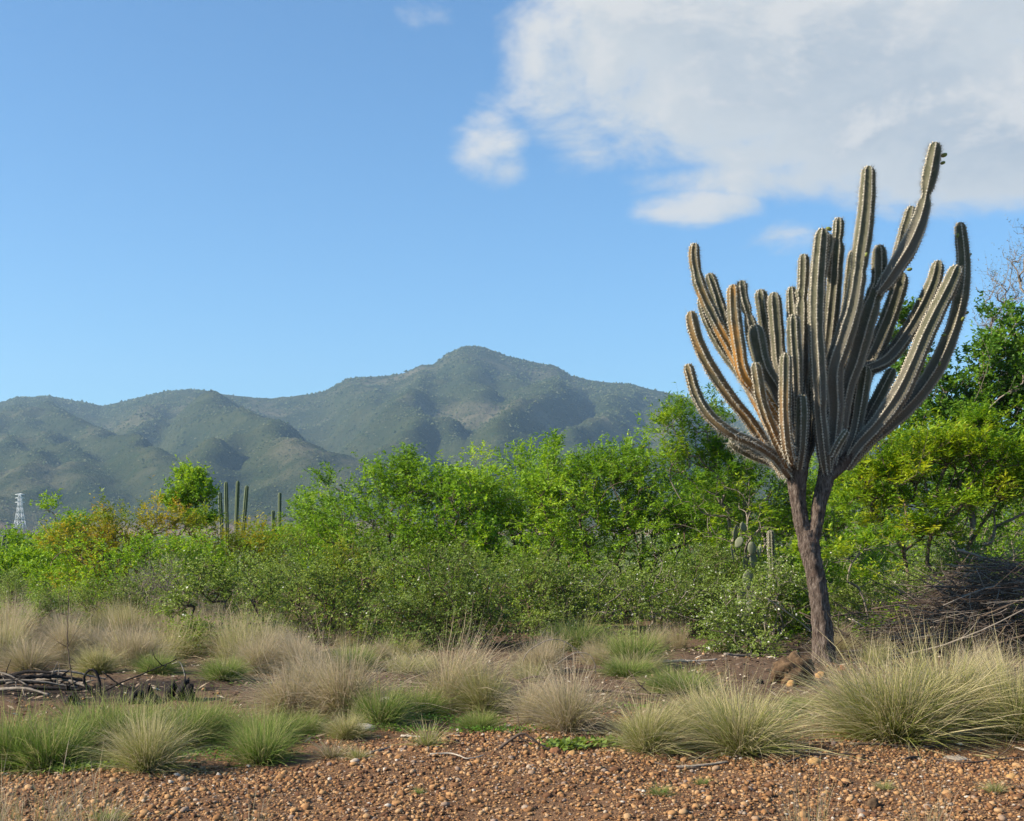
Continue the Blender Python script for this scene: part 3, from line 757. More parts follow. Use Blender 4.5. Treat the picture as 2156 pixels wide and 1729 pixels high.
def plant_geo(seed, roots, blobs, npts, leaf, r0=0.03, twig_r=0.003, k=0.35, clump=9, wiggle=0.12, flat=1.0, guide=False):
    """roots (r,3) local, blobs: (cx,cy,cz,rx,ry,rz). leaf: dict(len,wid,n,shoot,shoots,up,out,droop,fold)"""
    rng = np.random.default_rng(seed)
    bl = np.array(blobs, float); vol = np.prod(bl[:, 3:], axis=1)**0.72; pr = vol/vol.sum()
    nc = max(4, npts//clump)
    bi = rng.choice(len(bl), nc, p=pr)
    d = unit(rng.normal(size=(nc, 3))); d[:, 2] = np.where(d[:, 2] < -0.2, d[:, 2]*0.6, d[:, 2])
    rr = rng.random(nc)**0.42
    cc = bl[bi, :3]+d*rr[:, None]*bl[bi, 3:]
    ci = rng.integers(0, nc, npts)
    sp = (bl[bi, 3:].mean(1)*0.24)[ci]
    pts = cc[ci]+rng.normal(size=(npts, 3))*sp[:, None]*np.array([1, 1, 0.75*flat])
    pts[:, 2] = np.maximum(pts[:, 2], 0.06)
    roots = np.asarray(roots, float)
    if guide:                              # bends in the trunk and the main limbs
        gl_ = [roots.mean(0)+(b[:3]-roots.mean(0))*f_*np.array([f_**.5, f_**.5, 1])+rng.normal(0, .07, 3)*np.linalg.norm(b[:3])*.6 for b in bl[:7] for f_ in (.2, .4, .6, .8)]
        npts += len(gl_); pts = np.vstack([pts, np.array(gl_)]); ci = np.concatenate([ci, rng.integers(0, nc, len(gl_))]); pts[:, 2] = np.maximum(pts[:, 2], .06)
    nodes, par, pl = skeleton(rng, roots, pts, k)
    N = len(nodes); n0 = len(roots)
    cnt = np.ones(N)
    for i in range(N-1, n0-1, -1): cnt[par[i]] += cnt[i]
    rad = twig_r*cnt**0.47; rad = np.minimum(rad, r0)
    e = np.arange(n0, N); a = nodes[par[e]]; b = nodes[e]
    ind = np.zeros((N, 3)); ind[:n0] = [0, 0, 1]
    for i in range(n0, N): ind[i] = nodes[i]-nodes[par[i]]
    ind = unit(ind)
    L = np.linalg.norm(b-a, axis=1)[:, None]
    m = (a+b)/2+ind[par[e]]*L*0.16+rng.normal(size=a.shape)*L*wiggle*0.5
    t = np.array([0, .33, .67, 1])[None, :, None]
    C = (1-t)**2*a[:, None]+2*t*(1-t)*m[:, None]+t*t*b[:, None]
    ra = np.minimum(rad[par[e]], rad[e]*1.6)
    R = ra[:, None]*(1-t[..., 0])+rad[e][:, None]*t[..., 0]
    big = rad[e] > r0*0.35
    Vw, qw, tw, _ = tubes(C, R, 3, cap=False)
    # leafy shoots
    tip = (rng.random(N) < 0.95); tip[:n0] = False
    si = np.repeat(np.nonzero(tip)[0], leaf['shoots']); S = len(si)
    cen = bl[:, :3].mean(0)
    outv = unit(nodes[si]-np.array([cen[0], cen[1], cen[2]*0.6]))
    D = unit(outv*leaf['out']+np.array([0, 0, 1.0])*leaf['up']+rng.normal(size=(S, 3))*leaf.get('rand', 0.6)+ind[si]*0.5)
    SL = leaf['shoot']*rng.uniform(.45, 1.35, S)*np.where(rng.random(S) < .05, 1.9, 1.0)
    tt = np.linspace(0, 1, 3)
    def pos(tv): return nodes[si][:, None]+D[:, None]*(SL[:, None]*tv)[..., None]+np.array([0, 0, -1.0])*(leaf['droop']*(SL[:, None]*tv)**2)[..., None]
    Cs = pos(np.broadcast_to(tt, (S, 3)))[::3]
    Rs = np.broadcast_to(twig_r*0.75*np.array([1, .7, .3]), (len(Cs), 3))
    Vs, qs, ts, _ = tubes(Cs, Rs, 3, cap=False)
    qw = np.vstack([qw, qs+len(Vw)]); Vw = np.vstack([Vw, Vs])
    # leaves
    nl = leaf['n']; tv = np.sort(rng.uniform(.12, 1.02, (S, nl)), 1)
    if leaf.get('bare', 0): keep = rng.random(S) > leaf['bare']
    else: keep = np.ones(S, bool)
    Pl = pos(tv); tang = unit(D[:, None]+np.array([0, 0, -1.0])*(2*leaf['droop']*SL[:, None]*tv)[..., None])
    sidev = unit(np.cross(tang, np.array([0, 0, 1.0])+rng.normal(0, .25, (S, nl, 3))))
    sg = np.where(np.arange(nl) % 2 == 0, 1.0, -1.0)[None, :, None]
    ax = unit(sidev*sg*leaf.get('spread', 0.8)+tang*0.55+rng.normal(0, leaf.get('jit', .35), (S, nl, 3))+np.array([0, 0, -leaf.get('hang', .15)]))
    nrm = unit(np.array([0, 0, 1.0])*leaf.get('flat', 0.7)+rng.normal(0, .55, (S, nl, 3)))
    w = unit(np.cross(ax, nrm))
    ll = leaf['len']*rng.uniform(.6, 1.3, (S, nl, 1)); lw = leaf['wid']*rng.uniform(.7, 1.25, (S, nl, 1))
    nn = np.cross(w, ax)
    q0 = Pl; q1 = Pl+ax*ll*.45+w*lw*.5+nn*lw*.18; q2 = Pl+ax*ll; q3 = Pl+ax*ll*.45-w*lw*.5+nn*lw*.18
    V = np.stack([q0, q1, q2, q3], 2)[keep].reshape(-1, 3)
    Fq = np.arange(len(V)).reshape(-1, 4)
    hgt = (nodes[:, 2]-nodes[:, 2].min())/max(1e-6, np.ptp(nodes[:, 2]))
    ct = rng.random(nc)*0.5+0.25
    nt = np.full(N, 0.5); oo = np.argsort(np.linalg.norm(pts-roots.mean(0), axis=1)); nt[n0:] = ct[ci][oo]
    base_t = nt[si]+rng.normal(0, .07, S)+leaf.get('tint', 0.0)
    tint = np.clip(base_t[:, None]+rng.normal(0, .10, (S, nl)), 0.0, leaf.get('cap', 1.0))
    if leaf.get('flower', 0): tint = np.where(rng.random((S, nl)) < leaf['flower'], 1.0, np.minimum(tint, 0.93))
    return (Vw, qw), (V, Fq, np.repeat(tint[keep].ravel(), 4)), int(big.sum())


LEAF = {
    'mesquite': dict(len=.080, wid=.025, n=14, shoot=.42, shoots=3, up=.55, out=.8, droop=.55, rand=.55, spread=.7, hang=.25, flat=.5),
    'acacia': dict(len=.085, wid=.026, n=14, shoot=.30, shoots=3, up=.10, out=.9, droop=.25, rand=.45, spread=1.0, hang=.05, flat=1.6, jit=.2),
    'dense': dict(len=.062, wid=.038, n=9, shoot=.26, shoots=4, up=.45, out=.8, droop=.3, rand=.7),
    'thorn': dict(len=.036, wid=.023, n=11, shoot=.34, shoots=4, up=.30, out=.6, droop=.6, rand=.75, flower=.03),
    'round': dict(len=.060, wid=.045, n=9, shoot=.22, shoots=2, up=.9, out=.4, droop=.1, rand=.45),
    'dry': dict(len=.022, wid=.012, n=4, shoot=.34, shoots=5, up=.2, out=.6, droop=.5, rand=.8, bare=.35),
    'bare': dict(len=.035, wid=.022, n=4, shoot=.35, shoots=3, up=.5, out=.6, droop=.1, rand=.6, bare=.5),
}
PROTO = {}


def plant(name, label, cat, px, Y, blobs, npts, leaf, lmat, bark, seed, nroot=4, spread=.18, group=None, key=None, r0=.035, depth=.75, **kw):
    """blobs in picture units (px, py, half width, half height[, depth offset]) at distance Y"""
    lf = dict(LEAF[leaf]); lf.update(kw.pop('lf', {}))
    bx = (px-CX)/F*Y; base = np.array([bx, Y, float(gh(bx, Y))-0.03])
    rng = np.random.default_rng(seed+500)
    m = Y/F; bl = []
    for b in blobs:
        c = P(b[0], b[1], Y)-base; dz = b[4] if len(b) > 4 else 0.0
        bl.append((c[0], dz, max(c[2], 0.1), b[2]*m, max(b[2], b[3])*m*depth, b[3]*m))
    if cat in ('shrub', 'bush'):
        x0 = min(b[0]-b[3] for b in bl); x1 = max(b[0]+b[3] for b in bl); hh = min(b[2] for b in bl)
        for q in (0.2, 0.5, 0.8): bl.append((x0+(x1-x0)*q, -0.15, hh*0.5, (x1-x0)*.22, (x1-x0)*.2, hh*0.5))
    a = rng.uniform(0, 6.28, nroot); rr = spread*np.sqrt(rng.random(nroot))
    roots = np.stack([np.cos(a)*rr, np.sin(a)*rr, np.zeros(nroot)], 1)
    (Vw, qw), (V, Fq, tint), _ = plant_geo(seed, roots, bl, npts, lf, r0=r0, guide=cat == 'tree', **kw)
    root = empty(name, base, label, cat, group)
    obj('trunk' if cat == 'tree' else 'stem', mesh('stem', Vw, [qw], mat=MATS[bark], smooth=True), root)
    cr = obj('crown', mesh('crown', V, [Fq], {'tint': tint}, MATS[lmat]), root)
    if key: PROTO[key] = root
    return root


def copy_plant(key, px, Y, label, rot=0.0, scale=1.0, group=None, cat=None):
    src = PROTO[key]; r = src.copy(); COL.objects.link(r)
    bx = (px-CX)/F*Y; r.location = (bx, Y, float(gh(bx, Y))-0.03); r.rotation_euler = (0, 0, rot)
    r.scale = (scale,)*3 if np.isscalar(scale) else scale
    r['label'] = label
    if group: r['group'] = group
    elif 'group' in r: del r['group']
    if cat: r['category'] = cat
    for ch in src.children:
        c = ch.copy(); COL.objects.link(c); c.parent = r
    return r

# middle thicket
plant('mesquite_bush', 'broad bright green feathery bush with dark lower crown left of the branching cactus', 'bush', 1270, 23,
      [(1250, 1070, 190, 105), (1400, 1085, 95, 85), (1170, 1020, 80, 65), (1300, 1000, 90, 55), (1385, 1020, 75, 55), (1250, 1150, 160, 70), (1165, 975, 22, 40), (1270, 955, 16, 30)],
      1350, 'mesquite', 'leaf_mesquite', 'bark_brown', 101, nroot=7, spread=.5, key='mesq_a')
plant('mesquite_bush', 'feathery bright green bush with long arching shoots beside the two thin columnar cacti', 'bush', 830, 24,
      [(750, 1065, 90, 60), (870, 1060, 110, 75), (690, 1115, 60, 45), (830, 1120, 160, 75), (960, 1045, 80, 65), (705, 1035, 30, 22), (860, 1000, 30, 30)],
      1050, 'mesquite', 'leaf_mesquite', 'bark_brown', 102, nroot=7, spread=.5, key='mesq_b', lf=dict(shoot=.55, droop=.5))
plant('leafy_shrub', 'slim shrub of straight upright stems with round leaves rising above the thicket', 'shrub', 1000, 20.5,
      [(955, 1000, 16, 50), (985, 1060, 40, 60), (1010, 1130, 60, 60), (950, 1090, 40, 60), (1030, 1050, 20, 50), (968, 955, 8, 18)],
      240, 'round', 'leaf_mesquite', 'bark_brown', 103, nroot=9, spread=.25, k=.1, r0=.014)
plant('mesquite_bush', 'light green feathery bush behind the white flowered scrub', 'bush', 1130, 25,
      [(1080, 1010, 110, 55), (1010, 1060, 100, 70), (1120, 1080, 110, 70), (1110, 985, 30, 30)], 620, 'mesquite', 'leaf_mesquite', 'bark_brown', 104, nroot=5, spread=.4, key='mesq_c', lf=dict(tint=.12))

# scrub behind and beside the big cactus
plant('acacia_tree', 'sprawling yellow green tree with a long bare arching branch behind the cactus', 'tree', 1560, 21,
      [(1430, 900, 70, 40), (1490, 880, 60, 35), (1480, 960, 80, 45), (1570, 1000, 100, 60), (1420, 985, 60, 35), (1560, 1080, 120, 70), (1650, 1060, 80, 70), (1330, 832, 22, 8), (1370, 862, 22, 12)],
      640, 'acacia', 'leaf_acacia', 'bark_grey', 111, nroot=3, spread=.25, lf=dict(tint=-.12, n=11))
plant('green_shrub', 'tangled mid green shrub behind the forked cactus trunk', 'shrub', 1640, 22,
      [(1600, 1120, 130, 80), (1740, 1110, 100, 90), (1660, 1200, 160, 80), (1800, 1190, 90, 80), (1530, 1150, 70, 60)],
      800, 'dense', 'leaf_mesquite', 'bark_grey', 112, nroot=8, spread=.7, key='green_a', lf=dict(len=.045, wid=.024))
plant('dense_tree', 'tall dense dark green tree behind the brush heap', 'tree', 2060, 23,
      [(2060, 800, 130, 75), (2140, 730, 90, 80), (1985, 880, 90, 70), (2110, 890, 140, 90), (1940, 950, 90, 70), (2220, 820, 110, 120), (1905, 670, 30, 38), (1890, 720, 30, 40), (1930, 800, 40, 50), (2060, 1000, 170, 90), (2230, 1000, 110, 110)],
      1900, 'dense', 'leaf_dense', 'bark_grey', 113, nroot=4, spread=.35, r0=.07, lf=dict(n=10, len=.075, wid=.046))
plant('bare_tree', 'thin grey tree of almost bare twigs above the dense dark tree', 'tree', 2150, 25,
      [(2110, 620, 40, 80), (2140, 530, 30, 60), (2090, 690, 30, 50), (2180, 600, 50, 100)], 330, 'bare', 'leaf_dry', 'bark_grey', 114, nroot=2, spread=.1, k=.2, twig_r=.0035)
plant('acacia_tree', 'low spreading tree with flat yellow green sprays right of the cactus trunk', 'tree', 1960, 18.6,
      [(1950, 950, 150, 30), (1870, 1000, 110, 32), (2060, 965, 110, 36), (1840, 1060, 80, 32), (1960, 1060, 110, 36), (2100, 1035, 90, 40), (1800, 985, 40, 22), (2150, 930, 60, 30), (1920, 1110, 90, 34), (2070, 905, 60, 20), (1930, 880, 50, 14)],
      820, 'acacia', 'leaf_acacia', 'bark_brown', 115, nroot=4, spread=.3, flat=.5, lf=dict(tint=.08))
plant('acacia_shrub', 'knee high yellow green shrub close behind the cactus trunk', 'shrub', 1790, 17.4,
      [(1790, 1190, 75, 40), (1850, 1150, 60, 36), (1700, 1185, 35, 24), (1730, 1240, 40, 30), (1840, 1230, 70, 40)], 210, 'acacia', 'leaf_acacia', 'bark_grey', 116, nroot=5, spread=.3, flat=.5)

# thorn scrub with white flowers in front of the trees
plant('thorn_shrub', 'wide grey green thorn shrub sprinkled with white flowers below the bright green bush', 'shrub', 1310, 19.3,
      [(1250, 1240, 110, 60), (1370, 1235, 120, 65), (1300, 1290, 180, 60), (1460, 1270, 70, 60), (1180, 1290, 70, 55)], 620, 'thorn', 'leaf_thorn', 'bark_grey', 121, nroot=9, spread=.8, key='thorn_a')
plant('thorn_shrub', 'grey green thorn shrub with white flowers left beside the cactus trunk', 'shrub', 1610, 17,
      [(1590, 1250, 95, 75), (1670, 1280, 55, 70), (1530, 1290, 50, 60), (1620, 1330, 90, 40)], 400, 'thorn', 'leaf_thorn', 'bark_grey', 122, nroot=7, spread=.4, key='thorn_b', lf=dict(flower=.045))
plant('thorn_shrub', 'dark rounded thorn bush with hanging twigs between two tan grass tussocks', 'shrub', 960, 17.2,
      [(950, 1235, 130, 80), (1040, 1280, 80, 70), (860, 1280, 80, 70), (950, 1310, 160, 60)], 620, 'thorn', 'leaf_thorn', 'bark_brown', 123, nroot=9, spread=.5, key='thorn_c', lf=dict(tint=-.16, flower=.012, hang=.4))
plant('thorn_shrub', 'small leafed green shrub beside the dark brush heap', 'shrub', 1830, 18.2,
      [(1830, 1260, 90, 70), (1770, 1290, 50, 60), (1900, 1250, 60, 60)], 330, 'thorn', 'leaf_thorn', 'bark_pale', 124, nroot=6, spread=.4, lf=dict(flower=.02, tint=.12))
plant('thorn_shrub', 'open shrub with several dark bare stems beside the dry grass field', 'shrub', 480, 16.8,
      [(430, 1235, 60, 50), (500, 1220, 75, 50), (560, 1270, 50, 45), (400, 1290, 40, 35), (490, 1290, 60, 30)], 270, 'thorn', 'leaf_thorn', 'bark_dark', 125, nroot=8, spread=.16, k=.12, r0=.02, key='thorn_e', lf=dict(flower=.015, tint=.05))
plant('thorn_shrub', 'loose olive thorn shrub between the open shrub and the dark thorn bush', 'shrub', 680, 18.5,
      [(640, 1240, 90, 60), (740, 1260, 90, 65), (690, 1310, 130, 50), (580, 1290, 60, 50)], 460, 'thorn', 'leaf_thorn', 'bark_brown', 126, nroot=9, spread=.6, key='thorn_f', lf=dict(flower=.01, tint=.05))
plant('thorn_shrub', 'yellowish small leafed shrub in front of the arching feathery bush', 'shrub', 650, 21,
      [(600, 1190, 100, 50), (720, 1200, 110, 55), (800, 1190, 80, 55), (660, 1240, 150, 50)], 420, 'thorn', 'leaf_yellow', 'bark_brown', 127, nroot=8, spread=.7, lf=dict(len=.045, wid=.022, flower=0, tint=-.22))

# thicket on the left
plant('yellow_shrub', 'dome shaped shrub with orange yellow foliage in the left thicket', 'shrub', 290, 24,
      [(280, 1105, 100, 40), (200, 1140, 90, 40), (350, 1120, 80, 40), (270, 1150, 150, 40)], 520, 'acacia', 'leaf_yellow', 'bark_brown', 131, nroot=7, spread=.5, key='yellow_a', lf=dict(tint=.06, n=11))
plant('yellow_shrub', 'yellow green shrub at the foot of the columnar cactus cluster', 'shrub', 460, 25,
      [(430, 1125, 90, 42), (520, 1140, 70, 40), (590, 1150, 60, 35), (480, 1170, 120, 40)], 420, 'acacia', 'leaf_yellow', 'bark_brown', 132, nroot=7, spread=.5, lf=dict(tint=0.0, n=11))
plant('green_shrub', 'bright green leafy shrub in front of the orange yellow shrub', 'shrub', 300, 21.5,
      [(230, 1185, 130, 50), (360, 1165, 110, 50), (420, 1190, 80, 50), (140, 1210, 80, 45), (300, 1225, 170, 40)], 560, 'dense', 'leaf_mesquite', 'bark_brown', 133, nroot=8, spread=.8, key='green_b', lf=dict(len=.05, wid=.026, tint=.1))
plant('leafy_tree', 'small round green tree standing above the left thicket', 'tree', 405, 28,
      [(400, 1045, 48, 45), (405, 1010, 30, 22), (365, 1072, 40, 30), (415, 1090, 42, 36)], 330, 'dense', 'leaf_mesquite', 'bark_brown', 134, nroot=2, spread=.1, lf=dict(tint=.05))
plant('mesquite_bush', 'thin feathery green sapling at the left edge of the orange yellow shrub', 'bush', 150, 25,
      [(125, 1090, 30, 35), (150, 1130, 50, 40), (175, 1080, 18, 22), (110, 1065, 14, 12)], 170, 'mesquite', 'leaf_mesquite', 'bark_brown', 135, nroot=4, spread=.2)
plant('dry_shrub', 'grey leafless tangle of twigs in the left thicket', 'shrub', 330, 19.3,
      [(310, 1235, 75, 42), (380, 1225, 70, 42), (350, 1265, 100, 35)], 330, 'dry', 'leaf_dry', 'bark_grey', 136, nroot=7, spread=.4)
plant('green_shrub', 'low green shrub running out of the scrub at the far left', 'shrub', 60, 26,
      [(60, 1190, 70, 36), (0, 1200, 60, 36), (120, 1200, 60, 34)], 330, 'dense', 'leaf_mesquite', 'bark_brown', 137, nroot=6, spread=.6, key='green_c', lf=dict(tint=.05))
# further scrub that closes the gaps behind
far = [('green_c', 120, 33, .6, 1.15, 'rounded green shrub far behind the thin feathery sapling'), ('mesq_c', 655, 34, 2.1, .8, 'feathery shrub far behind the pair of columnar cacti'),
       ('green_b', 640, 30, 3.0, 1.1, 'leafy shrub in the gap behind the arching feathery bush'), ('green_c', 20, 40, 4.0, 1.3, 'distant green shrub near the power pylon'),
       ('mesq_b', 1480, 30, 1.0, 1.0, 'feathery shrub far behind the sprawling yellow green tree'), ('mesq_a', 1780, 30, 2.5, 1.0, 'broad green bush far behind the forked trunk'),
       ('green_a', 2120, 27, 1.5, 1.5, 'green bush filling the ground behind the dense dark tree'), ('green_a', 1130, 27, 4.1, 1.1, 'green shrub low behind the broad bright green bush'),
       ('green_b', 900, 29, 5.0, 1.1, 'leafy shrub low behind the slim upright shrub'), ('thorn_b', 2050, 19, 2.0, 1.25, 'thorn shrub standing behind the brush heap'),
       ('thorn_c', 1500, 20.3, 1.2, 1.0, 'dull thorn shrub around the prickly pear'), ('thorn_f', 1080, 19.6, 2.6, 1.0, 'olive thorn shrub close behind the dark rounded thorn bush'),
       ('thorn_a', 440, 20.6, 3.1, .85, 'olive thorn shrub behind the open dark stemmed shrub'), ('thorn_e', 110, 17.4, 1.4, .62, 'small open shrub standing in the dry grass field'),
       ('thorn_e', 235, 18.5, 3.4, .7, 'thin open shrub by the grey leafless tangle'), ('thorn_e', 30, 19.5, 5.1, .75, 'twiggy shrub at the far edge of the dry grass field')]
for key, px, Y, rot, s, lab in far: copy_plant(key, px, Y, lab, rot, s)

# ------------------------------------------------------------------ columnar cacti, prickly pear
def column_plant(label, stems, Y, seed, r_px, mat='cactus_far', dead_top=False, detail=False):
    """stems: (px_base, px_top, py_top, dY)"""
    bx = (np.mean([s[0] for s in stems])-CX)/F*Y
    base = np.array([bx, Y, float(gh(bx, Y))-0.03])
    root = empty('columnar_cactus', base, label, 'cactus')
    for i, (p0, p1, py, dy) in enumerate(stems):
        top = P(p1, py, Y+dy); x0 = (p0-CX)/F*Y
        b = np.array([x0, Y+dy*0.4, base[2]])
        mid = b*0.5+top*0.5+np.array([(p1-p0)/F*Y*-0.12, 0, 0])
        r = r_px/F*Y
        add_stem(root, 'stem', [b, mid, top], [r*1.05, r, r*0.95], base, seed+i, mat=mat, step=0.06, detail=detail, spacing=0.04, size=0.007, spines=4, slen=.04)
    if dead_top:
        px, py = stems[0][1], stems[0][2]
        iv, if_ = ico(1); rng = np.random.default_rng(seed)
        for k in range(4):
            o = obj('dried_fruit', mesh('dried_fruit', iv*(0.05+0.015*rng.random())*(1+.25*rng.normal(size=iv.shape)), [if_], mat=MATS['rock_brown']), root)
            o.location = P(px+rng.uniform(-6, 6), py+rng.uniform(-2, 14), Y-.08)-base
    return root
column_plant('cluster of four dark columnar cactus stems rising out of the left thicket', [(470, 463, 1036, 0), (478, 476, 1014, .3), (494, 501, 1012, 0), (508, 520, 1022, -.2)], 38, 901, 4.6)
column_plant('pair of thin columnar cactus stems, one tall one short, right of the four stem cluster', [(576, 575, 1074, 0), (587, 589, 1037, .2)], 40, 911, 4.0)
column_plant('two leaning dark cactus stems at the far left edge of the scrub', [(-4, 10, 1126, 0), (8, 16, 1140, .2)], 36, 921, 4.0)
column_plant('single cactus column with a dried reddish top above the bright green bush', [(1350, 1351, 942, 0)], 30, 931, 6.2, dead_top=True)
column_plant('short straight ribbed cactus post left beside the big cactus trunk', [(1629, 1622, 1116, 0)], 17.9, 941, 7.8, mat='cactus_skin', detail=True)


def prickly_pear():
    Y = 18.3; base = np.array([(1572-CX)/F*Y, Y, float(gh((1572-CX)/F*Y, Y))-.02])
    root = empty('prickly_pear', base, 'prickly pear cactus with flat pads in the thorn scrub', 'cactus')
    iv, if_ = ico(2); rng = np.random.default_rng(5)
    m = Y/F
    pads = [(1548, 1122, 9, 17, .15, .9), (1565, 1110, 12, 9, .9, .5), (1556, 1142, 9, 13, .5, -.3), (1542, 1165, 7, 17, -.1, 1.1), (1583, 1155, 15, 10, 1.4, .3),
            (1586, 1180, 11, 16, .1, .5), (1599, 1160, 6, 16, .25, -.9), (1570, 1186, 11, 18, -.2, .8), (1575, 1222, 13, 24, 0, .2), (1562, 1262, 13, 28, .1, .4), (1582, 1268, 12, 28, -.1, 0), (1572, 1312, 14, 34, 0, .2), (1574, 1365, 13, 34, 0, .1)]
    for i, (px, py, a, b, tilt, yaw) in enumerate(pads):
        v = iv*np.array([1.0, 0.16, 1.0])*(1+0.16*perlin(iv[:, 0]*1.3+i, iv[:, 2]*1.3+i*.7, 9))[:, None]
        v[:, 0] *= 1-0.22*(v[:, 2] < 0)*np.abs(v[:, 2])
        o = obj('pad', mesh('pad', v, [if_], mat=MATS['pad'], smooth=True), root)
        o.location = P(px, py, Y+rng.uniform(-.08, .08))-base; o.scale = (a*m, a*m, b*m); o.rotation_euler = (rng.uniform(-.15, .15), tilt, yaw)
prickly_pear()


def pylon():
    Y = 1080.0; H = (1112-1040)/F*Y; base = P(42, 1112, Y); base[2] -= 1.0; H += 1.0
    root = empty('power_pylon', base, 'grey steel lattice power pylon at the foot of the mountains', 'pylon')
    lv = [0, .25, .45, .62, .76, .88, 1.0]; wd = [4.2, 3.1, 2.3, 1.7, 1.35, 1.2, .5]
    cor = [(-1, -1), (1, -1), (1, 1), (-1, 1)]
    def strut(name, segs, r):
        C = np.array([[a, (np.array(a)+b)/2, b] for a, b in segs]); V, q, t, _ = tubes(C, np.full(C.shape[:2], r), 4)
        return obj(name, mesh(name, V, [q, t], mat=MATS['galvanised']), root)
    pt = lambda i, c: (cor[c][0]*wd[i], cor[c][1]*wd[i], lv[i]*H)
    for c in range(4): strut('leg', [(pt(i, c), pt(i+1, c)) for i in range(6)], .26)
    for i in range(6):
        strut('lattice_brace', [(pt(i, c), pt(i+1, (c+1) % 4)) for c in range(4)]+[(pt(i+1, c), pt(i, (c+1) % 4)) for c in range(4)]+[(pt(i+1, c), pt(i+1, (c+1) % 4)) for c in range(4)], .14)
    for z in (.76, .88, .98): strut('cross_arm', [((-4.2, 0, z*H), (4.2, 0, z*H)), ((-4.2, 0, z*H), (0, 0, (z+.03)*H)), ((4.2, 0, z*H), (0, 0, (z+.03)*H))], .22)
pylon()

# ------------------------------------------------------------------ grass
def tussock_mesh(name, seed, n, h, rb, fan, mat, droop=.5, lean=(0, 0), w=.0042, heads=.25):
    """blades in metres: n blades of about length h from a base disc rb, opened by fan"""
    rng = np.random.default_rng(seed)
    a = rng.uniform(0, 6.28, n); rr = np.sqrt(rng.random(n)); B = np.stack([np.cos(a)*rr*rb, np.sin(a)*rr*rb, np.full(n, -.02)], 1)
    fa = np.abs(rng.normal(0, fan, n))*(.35+.9*rr)
    aa = a+rng.normal(0, .5, n)
    D = unit(np.stack([np.cos(aa)*np.sin(fa)+lean[0], np.sin(aa)*np.sin(fa)+lean[1], np.cos(fa)], 1))
    Ln = h*np.clip(rng.normal(.66, .30, n), .12, 1.5)
    K = 5; t = np.linspace(0, 1, K)
    hd = unit(np.stack([D[:, 0], D[:, 1], np.zeros(n)], 1)+1e-6)
    dr = droop*rng.uniform(.0, 2.0, n)
    C = B[:, None]+D[:, None]*(Ln[:, None]*t)[..., None]+(hd[:, None]*.8-np.array([0, 0, .75]))*((dr*Ln)[:, None]*t**2.4*.55)[..., None]
    C += np.cumsum(rng.normal(0, .012, (n, K, 3)), 1)*Ln[:, None, None]
    C[:, :, 2] = np.maximum(C[:, :, 2], -.02)
    side = unit(np.cross(D, rng.normal(size=(n, 3))))
    wp = w*np.array([.9, 1, .85, .6, .12]); W = wp[None]*rng.uniform(.6, 1.4, (n, 1))
    hs = rng.random(n) < heads
    W = np.where(hs[:, None], W*np.array([.5, .5, .6, 1.5, .3]), W)
    V = np.stack([C-side[:, None]*W[..., None], C+side[:, None]*W[..., None]], 2)
    idx = np.arange(n*K*2).reshape(n, K, 2)
    q = np.stack([idx[:, :-1, 0], idx[:, :-1, 1], idx[:, 1:, 1], idx[:, 1:, 0]], -1).reshape(-1, 4)
    along = np.repeat(np.broadcast_to(t*np.clip(Ln/h, .3, 1.1)[:, None], (n, K)).ravel(), 2)
    tint = rng.random(n); tint = np.where(hs, np.maximum(tint, .8), tint)
    return mesh(name, V.reshape(-1, 3), [q], {'along': along, 'tint': np.repeat(tint, K*2)}, MATS[mat])

TM = {}
for i in range(4):
    TM['M', i] = tussock_mesh('tussock', 300+i, 4300, .62, .13, .62, 'grass_mixed', .6, lean=((-.12, .1, 0, .15)[i], 0), w=.0017)
    TM['T', i] = tussock_mesh('tussock', 310+i, 3400, .72, .12, .55, 'grass_tan', .75, lean=((-.25, .05, -.1, .18)[i], 0), heads=.45, w=.0017)
    TM['G', i] = tussock_mesh('tussock', 320+i, 3300, .46, .18, .64, 'grass_green', .5, heads=.12, w=.0020)
    TM['S', i] = tussock_mesh('tussock', 330+i, 420, .3, .07, .75, ('grass_green', 'grass_mixed', 'grass_tan', 'grass_mixed')[i], .5, w=.0022)
    TM['D', i] = tussock_mesh('tussock', 340+i, 170, .6, .22, .4, 'grass_tan', .5, heads=.5, w=.0020)
    TM['W', i] = tussock_mesh('tussock', 350+i, 1100, .6, .34, .42, ('grass_tan', 'grass_mixed', 'grass_tan', 'grass_mixed')[i], .6, heads=.5, w=.0022, lean=((-.15, .1, 0, .12)[i], 0))
HT = {'M': .62, 'T': .72, 'G': .46, 'S': .3, 'D': .6, 'W': .6}


def tussock(px, py, hpx, wpx, kind, label, var=None, group=None, rot=None, name='grass_tussock', cat='grass'):
    g = G(px, py); Y = g[1]; v = RNG.integers(0, 4) if var is None else var
    o = obj(name, TM[kind, int(v)], None, g)
    sz = hpx/F*Y/(HT[kind]*.95); sw = wpx/F*Y/(HT[kind]*.62)
    o.scale = (sw, sw, sz); o.rotation_euler = (0, 0, RNG.uniform(0, 6.28) if rot is None else rot)
    return tag(o, label, cat, group)

